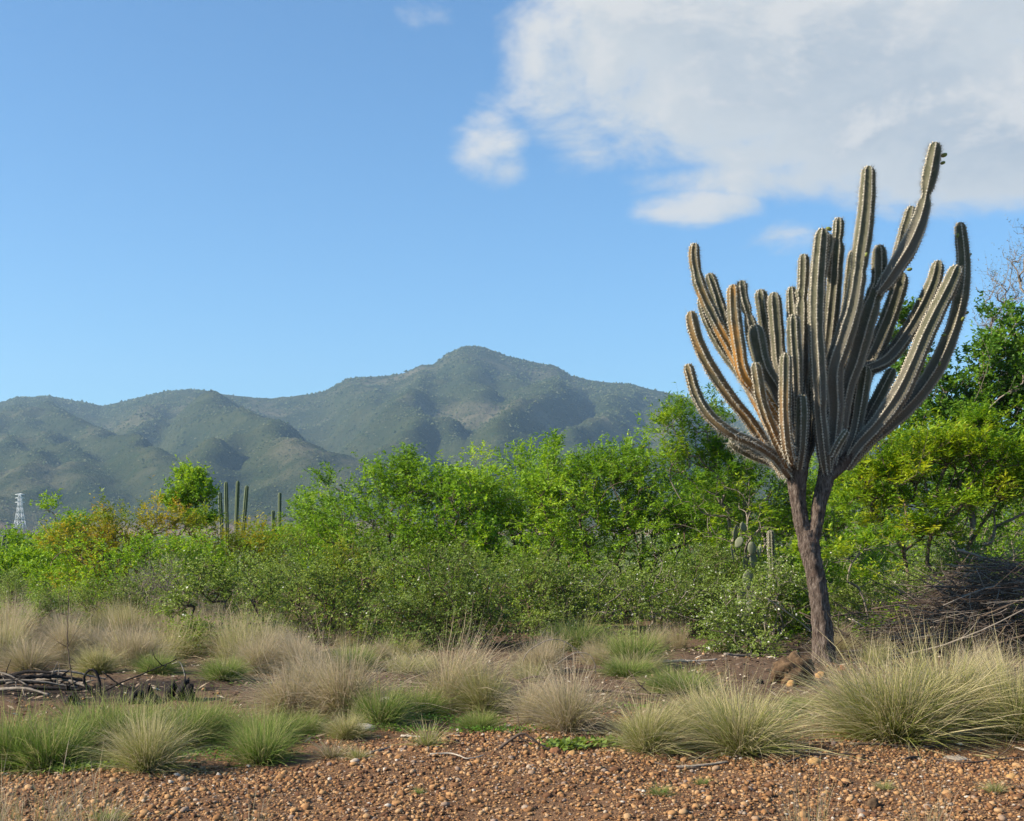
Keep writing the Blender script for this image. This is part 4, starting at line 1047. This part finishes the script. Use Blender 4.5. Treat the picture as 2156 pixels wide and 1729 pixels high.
big = [
    (1880, 1548, 200, 150, 'M', 'large pale tussock fanning out in front of the brush heap', 1), (1985, 1530, 190, 120, 'M', 'pale grass tussock joined to the right of the largest one', 2),
    (1800, 1525, 150, 90, 'T', 'dry tan tussock at the left flank of the largest pale tussock', 0),
    (2145, 1545, 185, 115, 'M', 'tall pale tussock right of the brush heap at the gravel edge', 3), (2080, 1500, 150, 80, 'T', 'dry grass clump between the two pale tussocks by the brush heap', 1),
    (1560, 1585, 150, 115, 'M', 'yellow green spiky tussock on the gravel edge below the brown boulder', 2), (1365, 1588, 125, 75, 'M', 'smaller yellow green tussock beside the creeping plant', 1),
    (1490, 1560, 110, 70, 'M', 'grass tussock wedged behind the two yellow green tussocks', 0),
    (1195, 1545, 150, 80, 'T', 'thin dry tussock behind the bent dead branch', 2), (1120, 1525, 125, 60, 'T', 'sparse tan tussock left behind the bent dead branch', 0),
    (310, 1622, 135, 75, 'M', 'bright straw tipped tussock alone on the gravel in front of the green grass', 1),
    (725, 1518, 185, 95, 'T', 'tall tan tussock in front of the olive thorn shrub', 0), (610, 1515, 135, 85, 'T', 'leaning tan tussock with pale feathery heads', 0), (665, 1490, 140, 70, 'T', 'tan tussock behind the tall feathery one', 3),
    (950, 1490, 175, 95, 'T', 'tan tussock leaning in front of the dark rounded thorn bush', 0), (1020, 1500, 120, 60, 'M', 'green and tan tussock right of the leaning tan one', 3),
    (1335, 1400, 85, 50, 'G', 'grey green tussock at the edge of the bare reddish clearing', 2), (1210, 1370, 75, 55, 'G', 'shaded green tussock under the white flowered shrub', 1),
    (100, 1608, 125, 75, 'G', 'dense green tussock at the lower left clearing edge', 0), (15, 1605, 135, 70, 'G', 'green tussock cut by the left edge of the view', 1), (190, 1570, 105, 70, 'G', 'green tussock behind the straw tipped one', 2),
    (260, 1565, 110, 70, 'G', 'green tussock in front of the burnt ground', 3), (370, 1560, 110, 70, 'G', 'green tussock right of the straw tipped one', 0), (435, 1545, 95, 65, 'G', 'green tussock below the charred stumps', 1),
    (550, 1595, 95, 52, 'G', 'dark green tussock by the white scrap', 2), (555, 1560, 80, 60, 'G', 'soft green tussock below the feathery tan tussock', 3), (800, 1535, 90, 50, 'G', 'green tussock right of the tall tan tussock', 0),
    (880, 1505, 70, 50, 'G', 'low green tussock between two tan tussocks', 1), (1010, 1535, 45, 35, 'G', 'small bright green tuft left of the bent dead branch', 2), (640, 1545, 50, 40, 'G', 'little green tuft beside the white scrap', 3), (730, 1560, 60, 40, 'M', 'small green tuft under the tall tan tussock', 2),
    (545, 1420, 95, 60, 'T', 'olive tan tussock at the end of the burnt ground', 1), (630, 1420, 90, 60, 'T', 'tan tussock in front of the loose olive shrub', 2), (470, 1440, 55, 40, 'G', 'green tuft behind the charred stumps', 0), (205, 1420, 70, 45, 'M', 'tussock growing behind the charred hoop', 1), (330, 1425, 45, 35, 'G', 'bright green tuft behind the long charred twig', 2),
    (60, 1410, 90, 60, 'T', 'pale dry tussock behind the charred log pile', 3), (1460, 1480, 80, 70, 'D', 'grey dead grass left of the brown boulder', 1), (1260, 1490, 85, 70, 'D', 'thin dead grass behind the dark arching twig', 2), (1540, 1480, 70, 60, 'D', 'wispy grass in front of the brown boulder', 3),
    (1690, 1500, 40, 45, 'G', 'short green grass between the boulder and the largest pale tussock', 1), (1430, 1455, 60, 60, 'G', 'grey green grass beside the fallen arching twigs', 3),
    (1390, 1686, 32, 26, 'S', 'tiny green tuft alone in the open gravel', 0), (1862, 1655, 26, 22, 'S', 'tiny pale green tuft in the gravel on the right', 1), (2095, 1672, 30, 26, 'S', 'faint grass tuft at the right gravel corner', 1), (755, 1600, 34, 26, 'S', 'tiny straw tuft at the gravel margin', 3),
    (900, 1585, 55, 40, 'S', 'small straw tuft beside the pale stick', 1), (700, 1590, 45, 40, 'S', 'small tuft below the white scrap', 2), (1480, 1655, 22, 18, 'S', 'seedling tuft in the middle of the gravel', 0), (880, 1670, 20, 14, 'S', 'tiny green seedling in the gravel', 0),
    (230, 1735, 40, 40, 'S', 'small green tuft at the bottom left corner', 0),
    (70, 1760, 150, 130, 'D', 'sparse dry stalks at the bottom left corner', 0), (190, 1770, 150, 110, 'D', 'thin dry stalks beside the bottom left corner', 3), (-20, 1740, 140, 90, 'D', 'dry stalks at the left border of the gravel', 2),
    (520, 1800, 130, 60, 'D', 'few dry stalks at the lower gravel edge', 2), (1700, 1800, 200, 60, 'D', 'tall single dry stalks rising from the lower right gravel', 3), (1950, 1800, 170, 60, 'D', 'slender dry stalks near the right gravel corner', 1),
]
for b in big: tussock(*b[:5], b[5], b[6])
# the field of dry grass on the left and the grass under the scrub
rg = np.random.default_rng(55)
FIELD = [(110, 17.4, 'the small open shrub in the dry field'), (235, 18.5, 'the thin open shrub'), (30, 19.5, 'the twiggy far left shrub'), (480, 16.8, 'the open dark stemmed shrub'), (330, 19.3, 'the grey leafless tangle'),
         (60, 14.6, 'the charred branch pile'), (330, 14.6, 'the charred stumps'), (545, 14.3, 'the olive tan tussock'), (300, 21.8, 'the bright green leafy shrub'), (620, 18.5, 'the loose olive thorn shrub'), (90, 22.5, 'the low far left green shrub')]
FOOT = [(680, 17.6, 'the loose olive thorn shrub'), (960, 16.2, 'the dark rounded thorn bush'), (1180, 15.5, 'the pale arching twigs'), (1330, 17.8, 'the wide white flowered shrub'), (1640, 16.8, 'the cactus trunk'), (1830, 16.6, 'the small leafed green shrub'), (2050, 14.6, 'the brush heap'), (820, 14.5, 'the tall tan tussock'), (1450, 17, 'the bare reddish clearing')]


def near(px, Y, anchors):
    x = (px-CX)/F*Y
    return min(anchors, key=lambda a: math.hypot((a[0]-CX)/F*a[1]-x, a[1]-Y))
for i in range(84):
    Y = rg.uniform(14.4, 23.5); px = rg.uniform(-60, 640); py = HY+EYE*F/Y
    if Y < 14.8 and px < 430: continue
    r = rg.random(); kind = 'T' if r < .28 else 'M' if r < .42 else 'W'; h = rg.uniform(.4, .78); an = near(px, Y, FIELD)
    side = 'behind' if Y > an[1]+.6 else 'in front of' if Y < an[1]-.6 else 'beside'
    tussock(px, py, h*F/Y, rg.uniform(.2, .36)*F/Y, kind, ('tall ' if h > .6 else 'low ')+{'T': 'dry tan', 'M': 'greenish straw', 'W': 'wispy dry'}[kind]+' grass tussock '+side+' '+an[2], group='tussocks of the dry grass field')
for i in range(50):
    Y = rg.uniform(13.6, 19.0); px = rg.uniform(560, 2200); py = HY+EYE*F/Y
    if 1380 < px < 1800 and Y < 16.3: continue
    r = rg.random(); kind = 'G' if r < .3 else 'T' if r < .5 else 'W'; h = rg.uniform(.2, .46); an = near(px, Y, FOOT)
    side = 'behind' if Y > an[1]+.6 else 'in front of' if Y < an[1]-.6 else 'beside'
    tussock(px, py, h*F/Y, rg.uniform(.12, .26)*F/Y, kind, ('small ' if h < .32 else 'middling ')+{'G': 'green', 'T': 'dry tan', 'W': 'wispy straw'}[kind]+' grass tuft '+side+' '+an[2], group='tufts along the foot of the scrub')

# ------------------------------------------------------------------ gravel
def build_gravel():
    rng = np.random.default_rng(17)
    iv, if_ = ico(1)
    V0 = len(iv)
    def scatter(n, y0, y1, dens):
        Y = np.sqrt(rng.uniform(y0**2, y1**2, n)); X = rng.uniform(-.5, .5, n)*(Y*2156/F+2.4)
        d = dens(X, Y); k = rng.random(n) < d
        return X[k], Y[k]
    edge = lambda X: 9.35+.55*np.sin(X*1.1+.6)+.3*np.sin(X*2.7)
    X1, Y1 = scatter(120000, 6.2, 10.8, lambda X, Y: np.clip(1.15-np.clip((Y-edge(X))/.8, 0, 1)*1.05, .06, 1)*np.clip(.95+.4*fbm(X*1.3, Y*1.3, 91, 2), .55, 1)*np.where((X < -1.4) & (Y > 8.6), .25, 1))
    X2, Y2 = scatter(5200, 10.2, 17.5, lambda X, Y: np.clip(.35+.9*fbm(X*.8, Y*.8, 95, 2)+.5*np.exp(-((X-2.6)**2)/3-((Y-14.6)**2)/3), .05, 1))
    X = np.concatenate([X1, X2]); Y = np.concatenate([Y1, Y2]); n = len(X)
    s = np.minimum(rng.lognormal(math.log(.0066), .50, n), .03)
    s[len(X1):] *= 1.25
    o = np.argsort(-s*F/Y)                     # the 300 that show largest become single stones
    bigi, rest = o[:300], o[300:]
    ov = np.array([[1, 0, 0], [0, 1, 0], [-1, 0, 0], [0, -1, 0], [.25, .2, .9], [-.25, -.15, .8]]); of = np.array([[0, 1, 4], [1, 2, 5], [1, 5, 4], [2, 3, 5], [3, 0, 4], [3, 4, 5]])
    VV, FF, TT, off = [], [], [], 0
    for small in (False, True):
        r_ = rest[(s[rest] < .0125) == small]; k = len(r_)
        bv, bf = (ov, of) if small else (iv, if_); V0 = len(bv)
        v = bv*(1+.17*rng.normal(size=(k, V0, 1)))*np.stack([rng.uniform(.8, 1.35, k), rng.uniform(.7, 1.15, k), rng.uniform(.4, .85, k)], 1)[:, None]*s[r_][:, None, None]
        a = rng.uniform(0, 6.28, k); tl = rng.normal(0, .3, k)
        z = v[..., 2]*np.cos(tl)[:, None]-v[..., 0]*np.sin(tl)[:, None]; x = v[..., 0]*np.cos(tl)[:, None]+v[..., 2]*np.sin(tl)[:, None]; y = v[..., 1]
        xr = x*np.cos(a)[:, None]-y*np.sin(a)[:, None]; yr = x*np.sin(a)[:, None]+y*np.cos(a)[:, None]
        gz = gh(X[r_], Y[r_])+s[r_]*rng.uniform(.0, .4, k)+.003
        VV.append(np.stack([xr+X[r_][:, None], yr+Y[r_][:, None], z+gz[:, None]], -1).reshape(-1, 3))
        FF.append((bf[None]+V0*np.arange(k)[:, None, None]).reshape(-1, 3)+off); off += k*V0
        TT.append(np.repeat(rng.random(k), V0))
    me = mesh('gravel', np.vstack(VV), [np.vstack(FF)], {'tint': np.concatenate(TT)}, MATS['gravel_stone'], smooth=False)
    tag(obj('gravel', me, GROUND), 'rust brown and tan gravel spread over the clearing', kind='stuff')
    iv2, if2 = ico(2); vs = []
    for j in range(8):
        d = 1+.24*perlin(iv2[:, 0]*1.7+j*3.1, iv2[:, 1]*1.7+iv2[:, 2]*2.3, j)*1.6+.05*rng.normal(size=len(iv2))
        vv = iv2*d[:, None]*np.array([rng.uniform(.9, 1.3), rng.uniform(.8, 1.1), rng.uniform(.5, .8)])
        vv[:, 2] = np.maximum(vv[:, 2], -.45)
        vs.append(mesh('stone', vv, [if2], {'tint': np.zeros(len(iv2))}, MATS['gravel_stone'], smooth=False))
    for i in bigi:
        st = bpy.data.objects.new('stone', vs[int(rng.integers(8))]); link(st, GROUND)
        st.location = (X[i], Y[i], float(gh(X[i], Y[i]))+s[i]*.3); st.scale = (s[i],)*3; st.rotation_euler = (rng.normal(0, .2), rng.normal(0, .2), rng.uniform(0, 6.28))
build_gravel()


def rock(px, py, w, h, mat, label, seed, name='rock', cat='rock', flat=.7, rough=.22, detail=3, up=0.0):
    rng = np.random.default_rng(seed); g = G(px, py); m = g[1]/F
    v, f = ico(detail)
    d = 1+rough*(perlin(v[:, 0]*1.6+seed, v[:, 1]*1.6+v[:, 2]*1.9, seed)*1.5+.5*perlin(v[:, 0]*4+seed, v[:, 2]*4+v[:, 1]*3, seed+1)+.25*perlin(v[:, 0]*9, v[:, 2]*9+v[:, 1]*8, seed+2))
    v = v*d[:, None]*np.array([w*m/2, w*m/2*flat, h*m*.62]); v[:, 2] = np.maximum(v[:, 2], -h*m*.3)+h*m*.3+up
    o = obj(name, mesh(name, v, [f], mat=MATS[mat], smooth=detail < 3), None, g-np.array([0, 0, .01])); return tag(o, label, cat)
rock(1666, 1443, 88, 66, 'rock_brown', 'dark brown pitted boulder left at the foot of the big cactus', 3, 'boulder', rough=.42, detail=4)
rock(1666, 1449, 19, 17, 'rock_tan', 'pinkish tan egg shaped rock leaning on the brown boulder', 4, rough=.12)
rock(1728, 1432, 24, 16, 'rock_tan', 'yellow tan rock right beside the brown boulder', 5)
rock(1775, 1422, 20, 14, 'rock_rust', 'small rusty rock at the right of the cactus foot', 6)
rock(1715, 1613, 27, 17, 'rock_tan', 'smooth yellow tan cobble lying in the open gravel', 7, rough=.12)
rock(1628, 1600, 0.1+22, 14, 'rock_rust', 'rust brown cobble below the yellow green tussock', 8)
rock(1170, 1593, 26, 18, 'rock_rust', 'rust red cobble at the right foot of the bent dead branch', 9)
rock(1246, 1578, 34, 20, 'rock_rust', 'rounded reddish rock among the creeping leaves', 10)
rock(1205, 1598, 20, 14, 'rock_tan', 'angular tan stone below the creeping leaves', 11)
rock(1955, 1560, 28, 22, 'rock_rust', 'rusty clod at the edge of the largest pale tussock', 12)
rock(1738, 1667, 16, 14, 'rock_tan', 'tan pebble in the lower right gravel', 13)
rock(1838, 1690, 28, 26, 'rock_brown', 'dark pointed stone in the lower right gravel', 14)
rock(2130, 1640, 26, 16, 'rock_tan', 'tan cobble at the right gravel border', 15)
rock(765, 1545, 52, 16, 'rock_pale', 'flat pale rock under the tall tan tussock', 16, rough=.15)
rock(815, 1475, 30, 14, 'rock_pale', 'pale rock between the two largest tan tussocks', 17)
rock(1600, 1448, 18, 14, 'char', 'black charred lump left of the brown boulder', 18)
rock(2010, 1582, 60, 10, 'slab_grey', 'thin flat grey slab at the right gravel edge', 19, rough=.15)


def stick(name, label, cat, pts, r, mat, seed, sides=6, n=22, taper=.45, rough=.12, parent=None, twigs=0, group=None):
    """pts world points; one bent stick with side twigs"""
    rng = np.random.default_rng(seed)
    pts = np.asarray(pts, float); base = pts[0].copy() if parent is None else np.asarray(parent.location)
    c, L = spline(pts-base, n)
    c = c+np.cumsum(rng.normal(0, L*.004, (n, 3)), 0)*np.linspace(0, 1, n)[:, None]*(1-np.linspace(0, 1, n)[:, None])*3
    R = r*(1-(1-taper)*np.linspace(0, 1, n))*(1+rough*rng.normal(size=n)*.8)
    V, q, t, _ = tubes(c[None], R[None], sides); VV, QQ, TT = [V], [q], [t]; off = len(V)
    for k in range(twigs):
        i = rng.integers(n//4, n-2); d = unit((c[i+1]-c[i])[None])[0]+rng.normal(0, .7, 3); d = d/np.linalg.norm(d); l = L*rng.uniform(.12, .3)
        cc = np.array([c[i], c[i]+d*l*.5+rng.normal(0, l*.05, 3), c[i]+d*l]); V, q, t, _ = tubes(cc[None], np.array([[r*.45, r*.32, r*.15]]), 4)
        VV.append(V); QQ.append(q+off); TT.append(t+off); off += len(V)
    o = obj(name, mesh(name, np.vstack(VV), [np.vstack(QQ), np.vstack(TT)], mat=MATS[mat], smooth=True), parent, base if parent is None else (0, 0, 0))
    if parent is None: tag(o, label, cat, group)
    return o

def gl(*p, up=.01): return [G(x, y, up) for x, y in p]
def pl(Y, *p): return [P(x, y, Y) for x, y in p]
stick('bent_branch', 'dead brown branch bent into an upturned V on the gravel edge', 'branch', pl(8.95, (1040, 1590), (1062, 1568), (1098, 1546), (1108, 1548), (1135, 1566), (1168, 1585)), .014, 'bark_dark', 1, twigs=3)
stick('dead_twig', 'thin upright twig growing from the bend of the V shaped branch', 'twig', pl(8.97, (1102, 1550), (1094, 1530), (1090, 1500)), .004, 'bark_dark', 2, twigs=2)
stick('arching_twig', 'pale brown twig arching high over the shaded ground', 'twig', pl(14.2, (1096, 1412), (1108, 1375), (1140, 1352), (1180, 1348), (1215, 1370), (1236, 1395)), .008, 'bark_grey', 3, twigs=3)
stick('arching_twig', 'second pale twig curving down beside the high arch', 'twig', pl(13.8, (1170, 1400), (1210, 1375), (1240, 1378), (1252, 1400), (1254, 1425)), .007, 'bark_grey', 4, twigs=1)
stick('arching_twig', 'dark arching branch in front of the pale arching twigs', 'branch', pl(12.6, (1098, 1432), (1130, 1424), (1165, 1433), (1200, 1462)), .013, 'bark_dark', 5, twigs=2)
stick('fallen_branch', 'dark fallen branch lying behind the yellow green tussocks', 'branch', gl((1210, 1462), (1290, 1458), (1380, 1470), (1440, 1466), up=.05), .02, 'bark_dark', 6, twigs=6)
stick('fallen_branch', 'dark fallen stick between the tan tussock and the green ground cover', 'branch', gl((860, 1508), (930, 1500), (990, 1478), up=.03), .016, 'bark_dark', 7, twigs=2)
stick('pale_stick', 'thin white stick lying on the gravel', 'stick', gl((905, 1606), (950, 1605), (985, 1613), (1020, 1606), up=.015), .007, 'bark_pale', 8, twigs=1)
stick('dark_stick', 'dark stick lying in the gravel beside the yellow tan cobble', 'stick', gl((1655, 1612), (1700, 1602), (1760, 1599), (1840, 1597), up=.012), .009, 'bark_dark', 9, twigs=2)
stick('dark_stick', 'long dark branch lying below the right pale tussocks', 'stick', gl((1905, 1600), (1950, 1586), (2040, 1592), (2100, 1582), (2160, 1585), up=.02), .010, 'bark_dark', 10, twigs=4)
stick('brown_stick', 'long brown stick along the foot of the largest pale tussock', 'stick', gl((1790, 1570), (1850, 1569), (1940, 1566), (2010, 1560), up=.02), .012, 'bark_brown', 11, twigs=1)
stick('pale_stick', 'short pale stick right of the brown boulder', 'stick', gl((1690, 1500), (1720, 1512), (1745, 1508), up=.03), .010, 'bark_pale', 12)
stick('driftwood_slab', 'flat weathered wood slab with one dark end on the gravel', 'wood', gl((1425, 1617), (1470, 1614), (1530, 1606), up=.012), .018, 'slab_grey', 13, taper=1.0).scale.z = .45
stick('dark_stick', 'dark curved bark strip beside the weathered slab', 'stick', gl((1375, 1612), (1430, 1619), (1500, 1618), up=.01), .008, 'bark_dark', 14)
for i, (x, y, l, a, lab) in enumerate([(800, 1590, 40, 8, 'grey splinter beside the tiny straw tuft'), (870, 1562, 50, -4, 'whitish flat splinter below the green ground cover'), (1560, 1378, 70, 3, 'grey log end on the reddish clearing behind the boulder'), (1450, 1393, 120, 2, 'pale fallen log across the reddish clearing'), (1480, 1600, 60, 2, 'thin dark stick below the yellow green tussock')]):
    stick('splinter', lab, 'wood', gl((x-l/2, y+a/2), (x, y), (x+l/2, y-a/2), up=.015), (.012, .01, .03, .025, .008)[i], ('bark_grey', 'bark_pale', 'bark_grey', 'bark_pale', 'bark_dark')[i], 40+i)
# burnt ground on the left
stick('charred_hoop', 'charred black branch bent into an upright hoop on the burnt ground', 'branch', pl(12.2, (206, 1472), (184, 1448), (177, 1425), (187, 1409), (202, 1411), (211, 1430), (214, 1455), (215, 1480)), .016, 'char', 20, taper=.8)
stick('charred_twig', 'long charred twig slanting up from the burnt ground', 'twig', pl(12.5, (205, 1462), (250, 1440), (310, 1415), (372, 1388)), .012, 'char', 21, twigs=3)
stick('charred_twig', 'thin charred stem dropping from the hoop to the ash', 'twig', pl(12.4, (215, 1414), (255, 1442), (305, 1458)), .009, 'char', 22, twigs=1)
stick('pale_stalk', 'pale dry stalk curling over the charred stumps', 'stalk', pl(12.5, (394, 1452), (388, 1415), (378, 1394), (362, 1398)), .007, 'bark_pale', 23)
stick('dead_sapling', 'thin upright dead sapling beside the charred hoop', 'sapling', pl(12.8, (160, 1462), (148, 1410), (142, 1330), (146, 1230)), .008, 'bark_brown', 24, twigs=5)
for i, (px, py, w, h, lab) in enumerate([(360, 1478, 20, 34, 'charred stump at the left of the burnt pair'), (388, 1480, 22, 42, 'tallest charred stump on the burnt ground'), (405, 1482, 18, 36, 'charred stump leaning on the tallest one'), (290, 1478, 34, 20, 'low charred lump in the ash'), (325, 1483, 30, 18, 'flat charred lump between the stumps and the hoop'), (150, 1480, 24, 14, 'small black cinder left of the hoop')]):
    g = G(px, py); m = g[1]/F
    rr = np.random.default_rng(60+i)
    pts = np.array([g, g+[rr.normal(0, .02), rr.normal(0, .02), h*m*.55], g+[rr.normal(0, .04), rr.normal(0, .03), h*m]])
    n = 9; c, L = spline(pts-g, n); sides = 12
    V, q, t, _ = tubes(c[None], (w*m/2*(1.15-.3*np.linspace(0, 1, n)))[None], sides)
    V = V.reshape(n, sides, 3); V[..., :2] = c[:, None, :2]+(V[..., :2]-c[:, None, :2])*(1+.28*rr.normal(size=(n, sides, 1))); V[-1, :, 2] += rr.normal(0, .035, sides)
    tag(obj('charred_stump', mesh('charred_stump', V.reshape(-1, 3), [q, t], mat=MATS['char']), None, g-np.array([0, 0, .02])), lab, 'stump')
rl = np.random.default_rng(70)
for i in range(16):
    y = rl.uniform(1428, 1466); x0 = rl.uniform(-60, 60); x1 = x0+rl.uniform(110, 190); x1 = min(x1, 205)
    Y = rl.uniform(12.3, 13.2); dy = rl.uniform(-10, 10)
    lay = max(0.02, EYE+(HY-y)/F*Y)
    a = np.array([(x0-CX)/F*Y, Y, lay+.02]); b = np.array([(x1-CX)/F*Y, Y+rl.uniform(-.3, .3), max(.02, lay+rl.uniform(-.08, .06))]); mid = (a+b)/2+[0, 0, rl.uniform(0, .1)]
    stick('dead_branch', 'charred thick branch in the pile left of the hoop' if i % 2 else 'grey scorched branch in the pile left of the hoop', 'branch', [a, mid, b], rl.uniform(.012, .028), 'char' if i % 2 else 'bark_grey', 80+i, twigs=2, group='branches piled on the burnt ground')


def brush_heap():
    rng = np.random.default_rng(31); Y0 = 16.4
    base = np.array([(2010-CX)/F*Y0, Y0, float(gh((2010-CX)/F*Y0, Y0))]); m = Y0/F
    root = empty('brush_heap', base, 'dark heap of cut thorny branches and twigs right of the cactus', 'brush heap')
    def prof(x): return max(.14, 1.28*math.exp(-((x-.75)/1.35)**2))
    def one(i, long):
        x = rng.normal(.3, .9); yy = rng.normal(.2, .45); top = prof(x); z = rng.uniform(.05, 1.0)*top
        l = rng.uniform(.9, 2.2) if long else rng.uniform(.25, .8)
        a = rng.normal(0, .33)+(math.pi if rng.random() < .35 else 0); el = rng.normal(.02, .28) if rng.random() < .8 else rng.uniform(.3, 1.0)
        d = np.array([math.cos(a)*math.cos(el), math.sin(a)*math.cos(el)*.8, math.sin(el)])
        p0 = np.array([x, yy, z])-d*l/2; p1 = np.array([x, yy, z])+d*l/2
        p0[2] = max(p0[2], .02); p1[2] = max(p1[2], .02); mid = (p0+p1)/2+rng.normal(0, .06*l, 3)*[1, 1, .6]; mid[2] = max(mid[2], .02)
        return np.array([p0, mid, p1])
    for i in range(70):
        p = one(i, True)+base
        stick('branch', None, None, p, rng.uniform(.008, .022), ('bark_dark', 'bark_brown', 'bark_dark', 'bark_pale' if i % 3 == 0 else 'bark_grey')[i % 4], 700+i, parent=root, n=9, sides=5, twigs=4)
    for tagn, cnt, mt in (('twig_tangle', 1500, 'bark_dark'), ('pale_twig_tangle', 750, 'bark_grey')):
        C = np.array([one(i, i % 4 == 0) for i in range(cnt)]); C = C+np.array([0, 0, 0])
        t = np.linspace(0, 1, 5)[None, :, None]; a, b, c = C[:, None, 0], C[:, None, 1]*2-(C[:, None, 0]+C[:, None, 2])/2, C[:, None, 2]
        Cc = (1-t)**2*a+2*t*(1-t)*b+t*t*c; Cc = Cc+np.cumsum(rng.normal(0, .012, Cc.shape), 1); Cc[..., 2] = np.maximum(Cc[..., 2], .01)
        V, q, tr, _ = tubes(Cc, np.broadcast_to(np.array([.0055, .005, .004, .003, .002])[None], Cc.shape[:2])*rng.uniform(.5, 1.4, (cnt, 1)), 3, cap=False)
        tag(obj(tagn, mesh(tagn, V, [q], mat=MATS[mt]), root), kind='stuff')
brush_heap()


def litter():
    """dry leaves and bits of stick on the earth under the scrub"""
    rng = np.random.default_rng(41); n = 9000
    Y = np.sqrt(rng.uniform(9.3**2, 18**2, n)); X = rng.uniform(-.5, .5, n)*(Y*2156/F+.5)
    a = rng.uniform(0, 6.28, n); l = rng.lognormal(math.log(.028), .5, n); w = np.minimum(l*.4, .012)
    d = np.stack([np.cos(a), np.sin(a), rng.normal(0, .25, n)], 1); s = np.stack([-np.sin(a), np.cos(a), rng.normal(0, .3, n)], 1)
    c = np.stack([X, Y, gh(X, Y)+.012+rng.random(n)*.015], 1)
    V = np.stack([c-d*l[:, None], c+s*w[:, None]+[0, 0, .006], c+d*l[:, None], c-s*w[:, None]], 1).reshape(-1, 3)
    q = np.arange(4*n).reshape(n, 4)
    m, nn, out = material('litter'); princ(nn, out, nn.ramp(nn.attr('tint'), [(0, (0.07, 0.045, 0.03)), (.5, (0.18, 0.12, 0.08)), (.85, (0.34, 0.26, 0.18)), (1, (0.55, 0.48, 0.38))]), .9, .1)
    tag(obj('leaf_litter', mesh('leaf_litter', V, [q], {'tint': np.repeat(rng.random(n)**1.3, 4)}, m), GROUND), 'dry leaves and bits of stick scattered on the earth', kind='stuff')
litter()


def ground_cover(name, label, spots, seed, size=.03, mat='leaf_mesquite', tint=.5):
    rng = np.random.default_rng(seed); VV = []; g0 = G(*spots[0][:2])
    for px, py, wx, wy, n in spots:
        g = G(px, py); m = g[1]/F
        x = g[0]+rng.normal(0, wx*m, n)*.6; y = g[1]+rng.normal(0, wy, n)*.6
        a = rng.uniform(0, 6.28, n); l = size*rng.uniform(.5, 1.3, n); w = l*.32
        d = np.stack([np.cos(a), np.sin(a), rng.uniform(.1, .9, n)], 1); s = np.stack([-np.sin(a), np.cos(a), rng.normal(0, .2, n)], 1)
        c = np.stack([x, y, gh(x, y)+.012+.03*rng.random(n)**2], 1)
        VV.append(np.stack([c, c+d*(l*.5)[:, None]+s*w[:, None], c+d*l[:, None], c+d*(l*.5)[:, None]-s*w[:, None]], 1).reshape(-1, 3))
    V = np.vstack(VV); n = len(V)//4; V = V-g0
    return obj(name, mesh(name, V, [np.arange(4*n).reshape(n, 4)], {'tint': np.repeat(np.clip(rng.normal(tint, .15, n), 0, .9), 4)}, MATS[mat]), None, g0), label
o, l = ground_cover('creeping_plant', 'patch of low creeping leaves between the bent branch and the smaller yellow green tussock', [(1230, 1575, 70, .12, 260), (1185, 1585, 40, .08, 120), (1290, 1572, 40, .1, 120)], 1, .055, 'leaf_thorn', .35); tag(o, l, 'plant', kind='stuff')
o, l = ground_cover('creeping_plant', 'low pale creeping plant left at the foot of the straw tipped tussock', [(215, 1617, 90, .07, 420), (160, 1622, 50, .05, 200)], 2, .03, 'leaf_thorn', .7); tag(o, l, 'plant', kind='stuff')
o, l = ground_cover('ground_cover', 'thin green ground cover spread between the tussocks', [(900, 1520, 150, .25, 1400), (840, 1545, 130, .2, 700), (1060, 1545, 100, .2, 500), (1660, 1510, 80, .25, 500), (560, 1560, 120, .3, 700), (330, 1585, 250, .3, 1200), (100, 1570, 200, .4, 1200), (1400, 1500, 250, .5, 900), (760, 1450, 300, .5, 900)], 3, .022, 'leaf_dense', .45); tag(o, l, 'ground cover', kind='stuff')
v = np.array([[-.03, 0, 0], [.0, -.012, .035], [.035, .0, .05], [.005, .014, .02], [-.01, .005, .01]])
tag(obj('white_scrap', mesh('white_scrap', np.vstack([v, v+[0, .003, -.003]]), [np.array([[0, 1, 2], [0, 2, 3], [5, 7, 6], [5, 8, 7], [0, 3, 4], [5, 9, 8]])], mat=MATS['white_scrap']), None, G(648, 1566, .005)), 'small white scrap lying on the gravel by the green tussock', 'scrap')
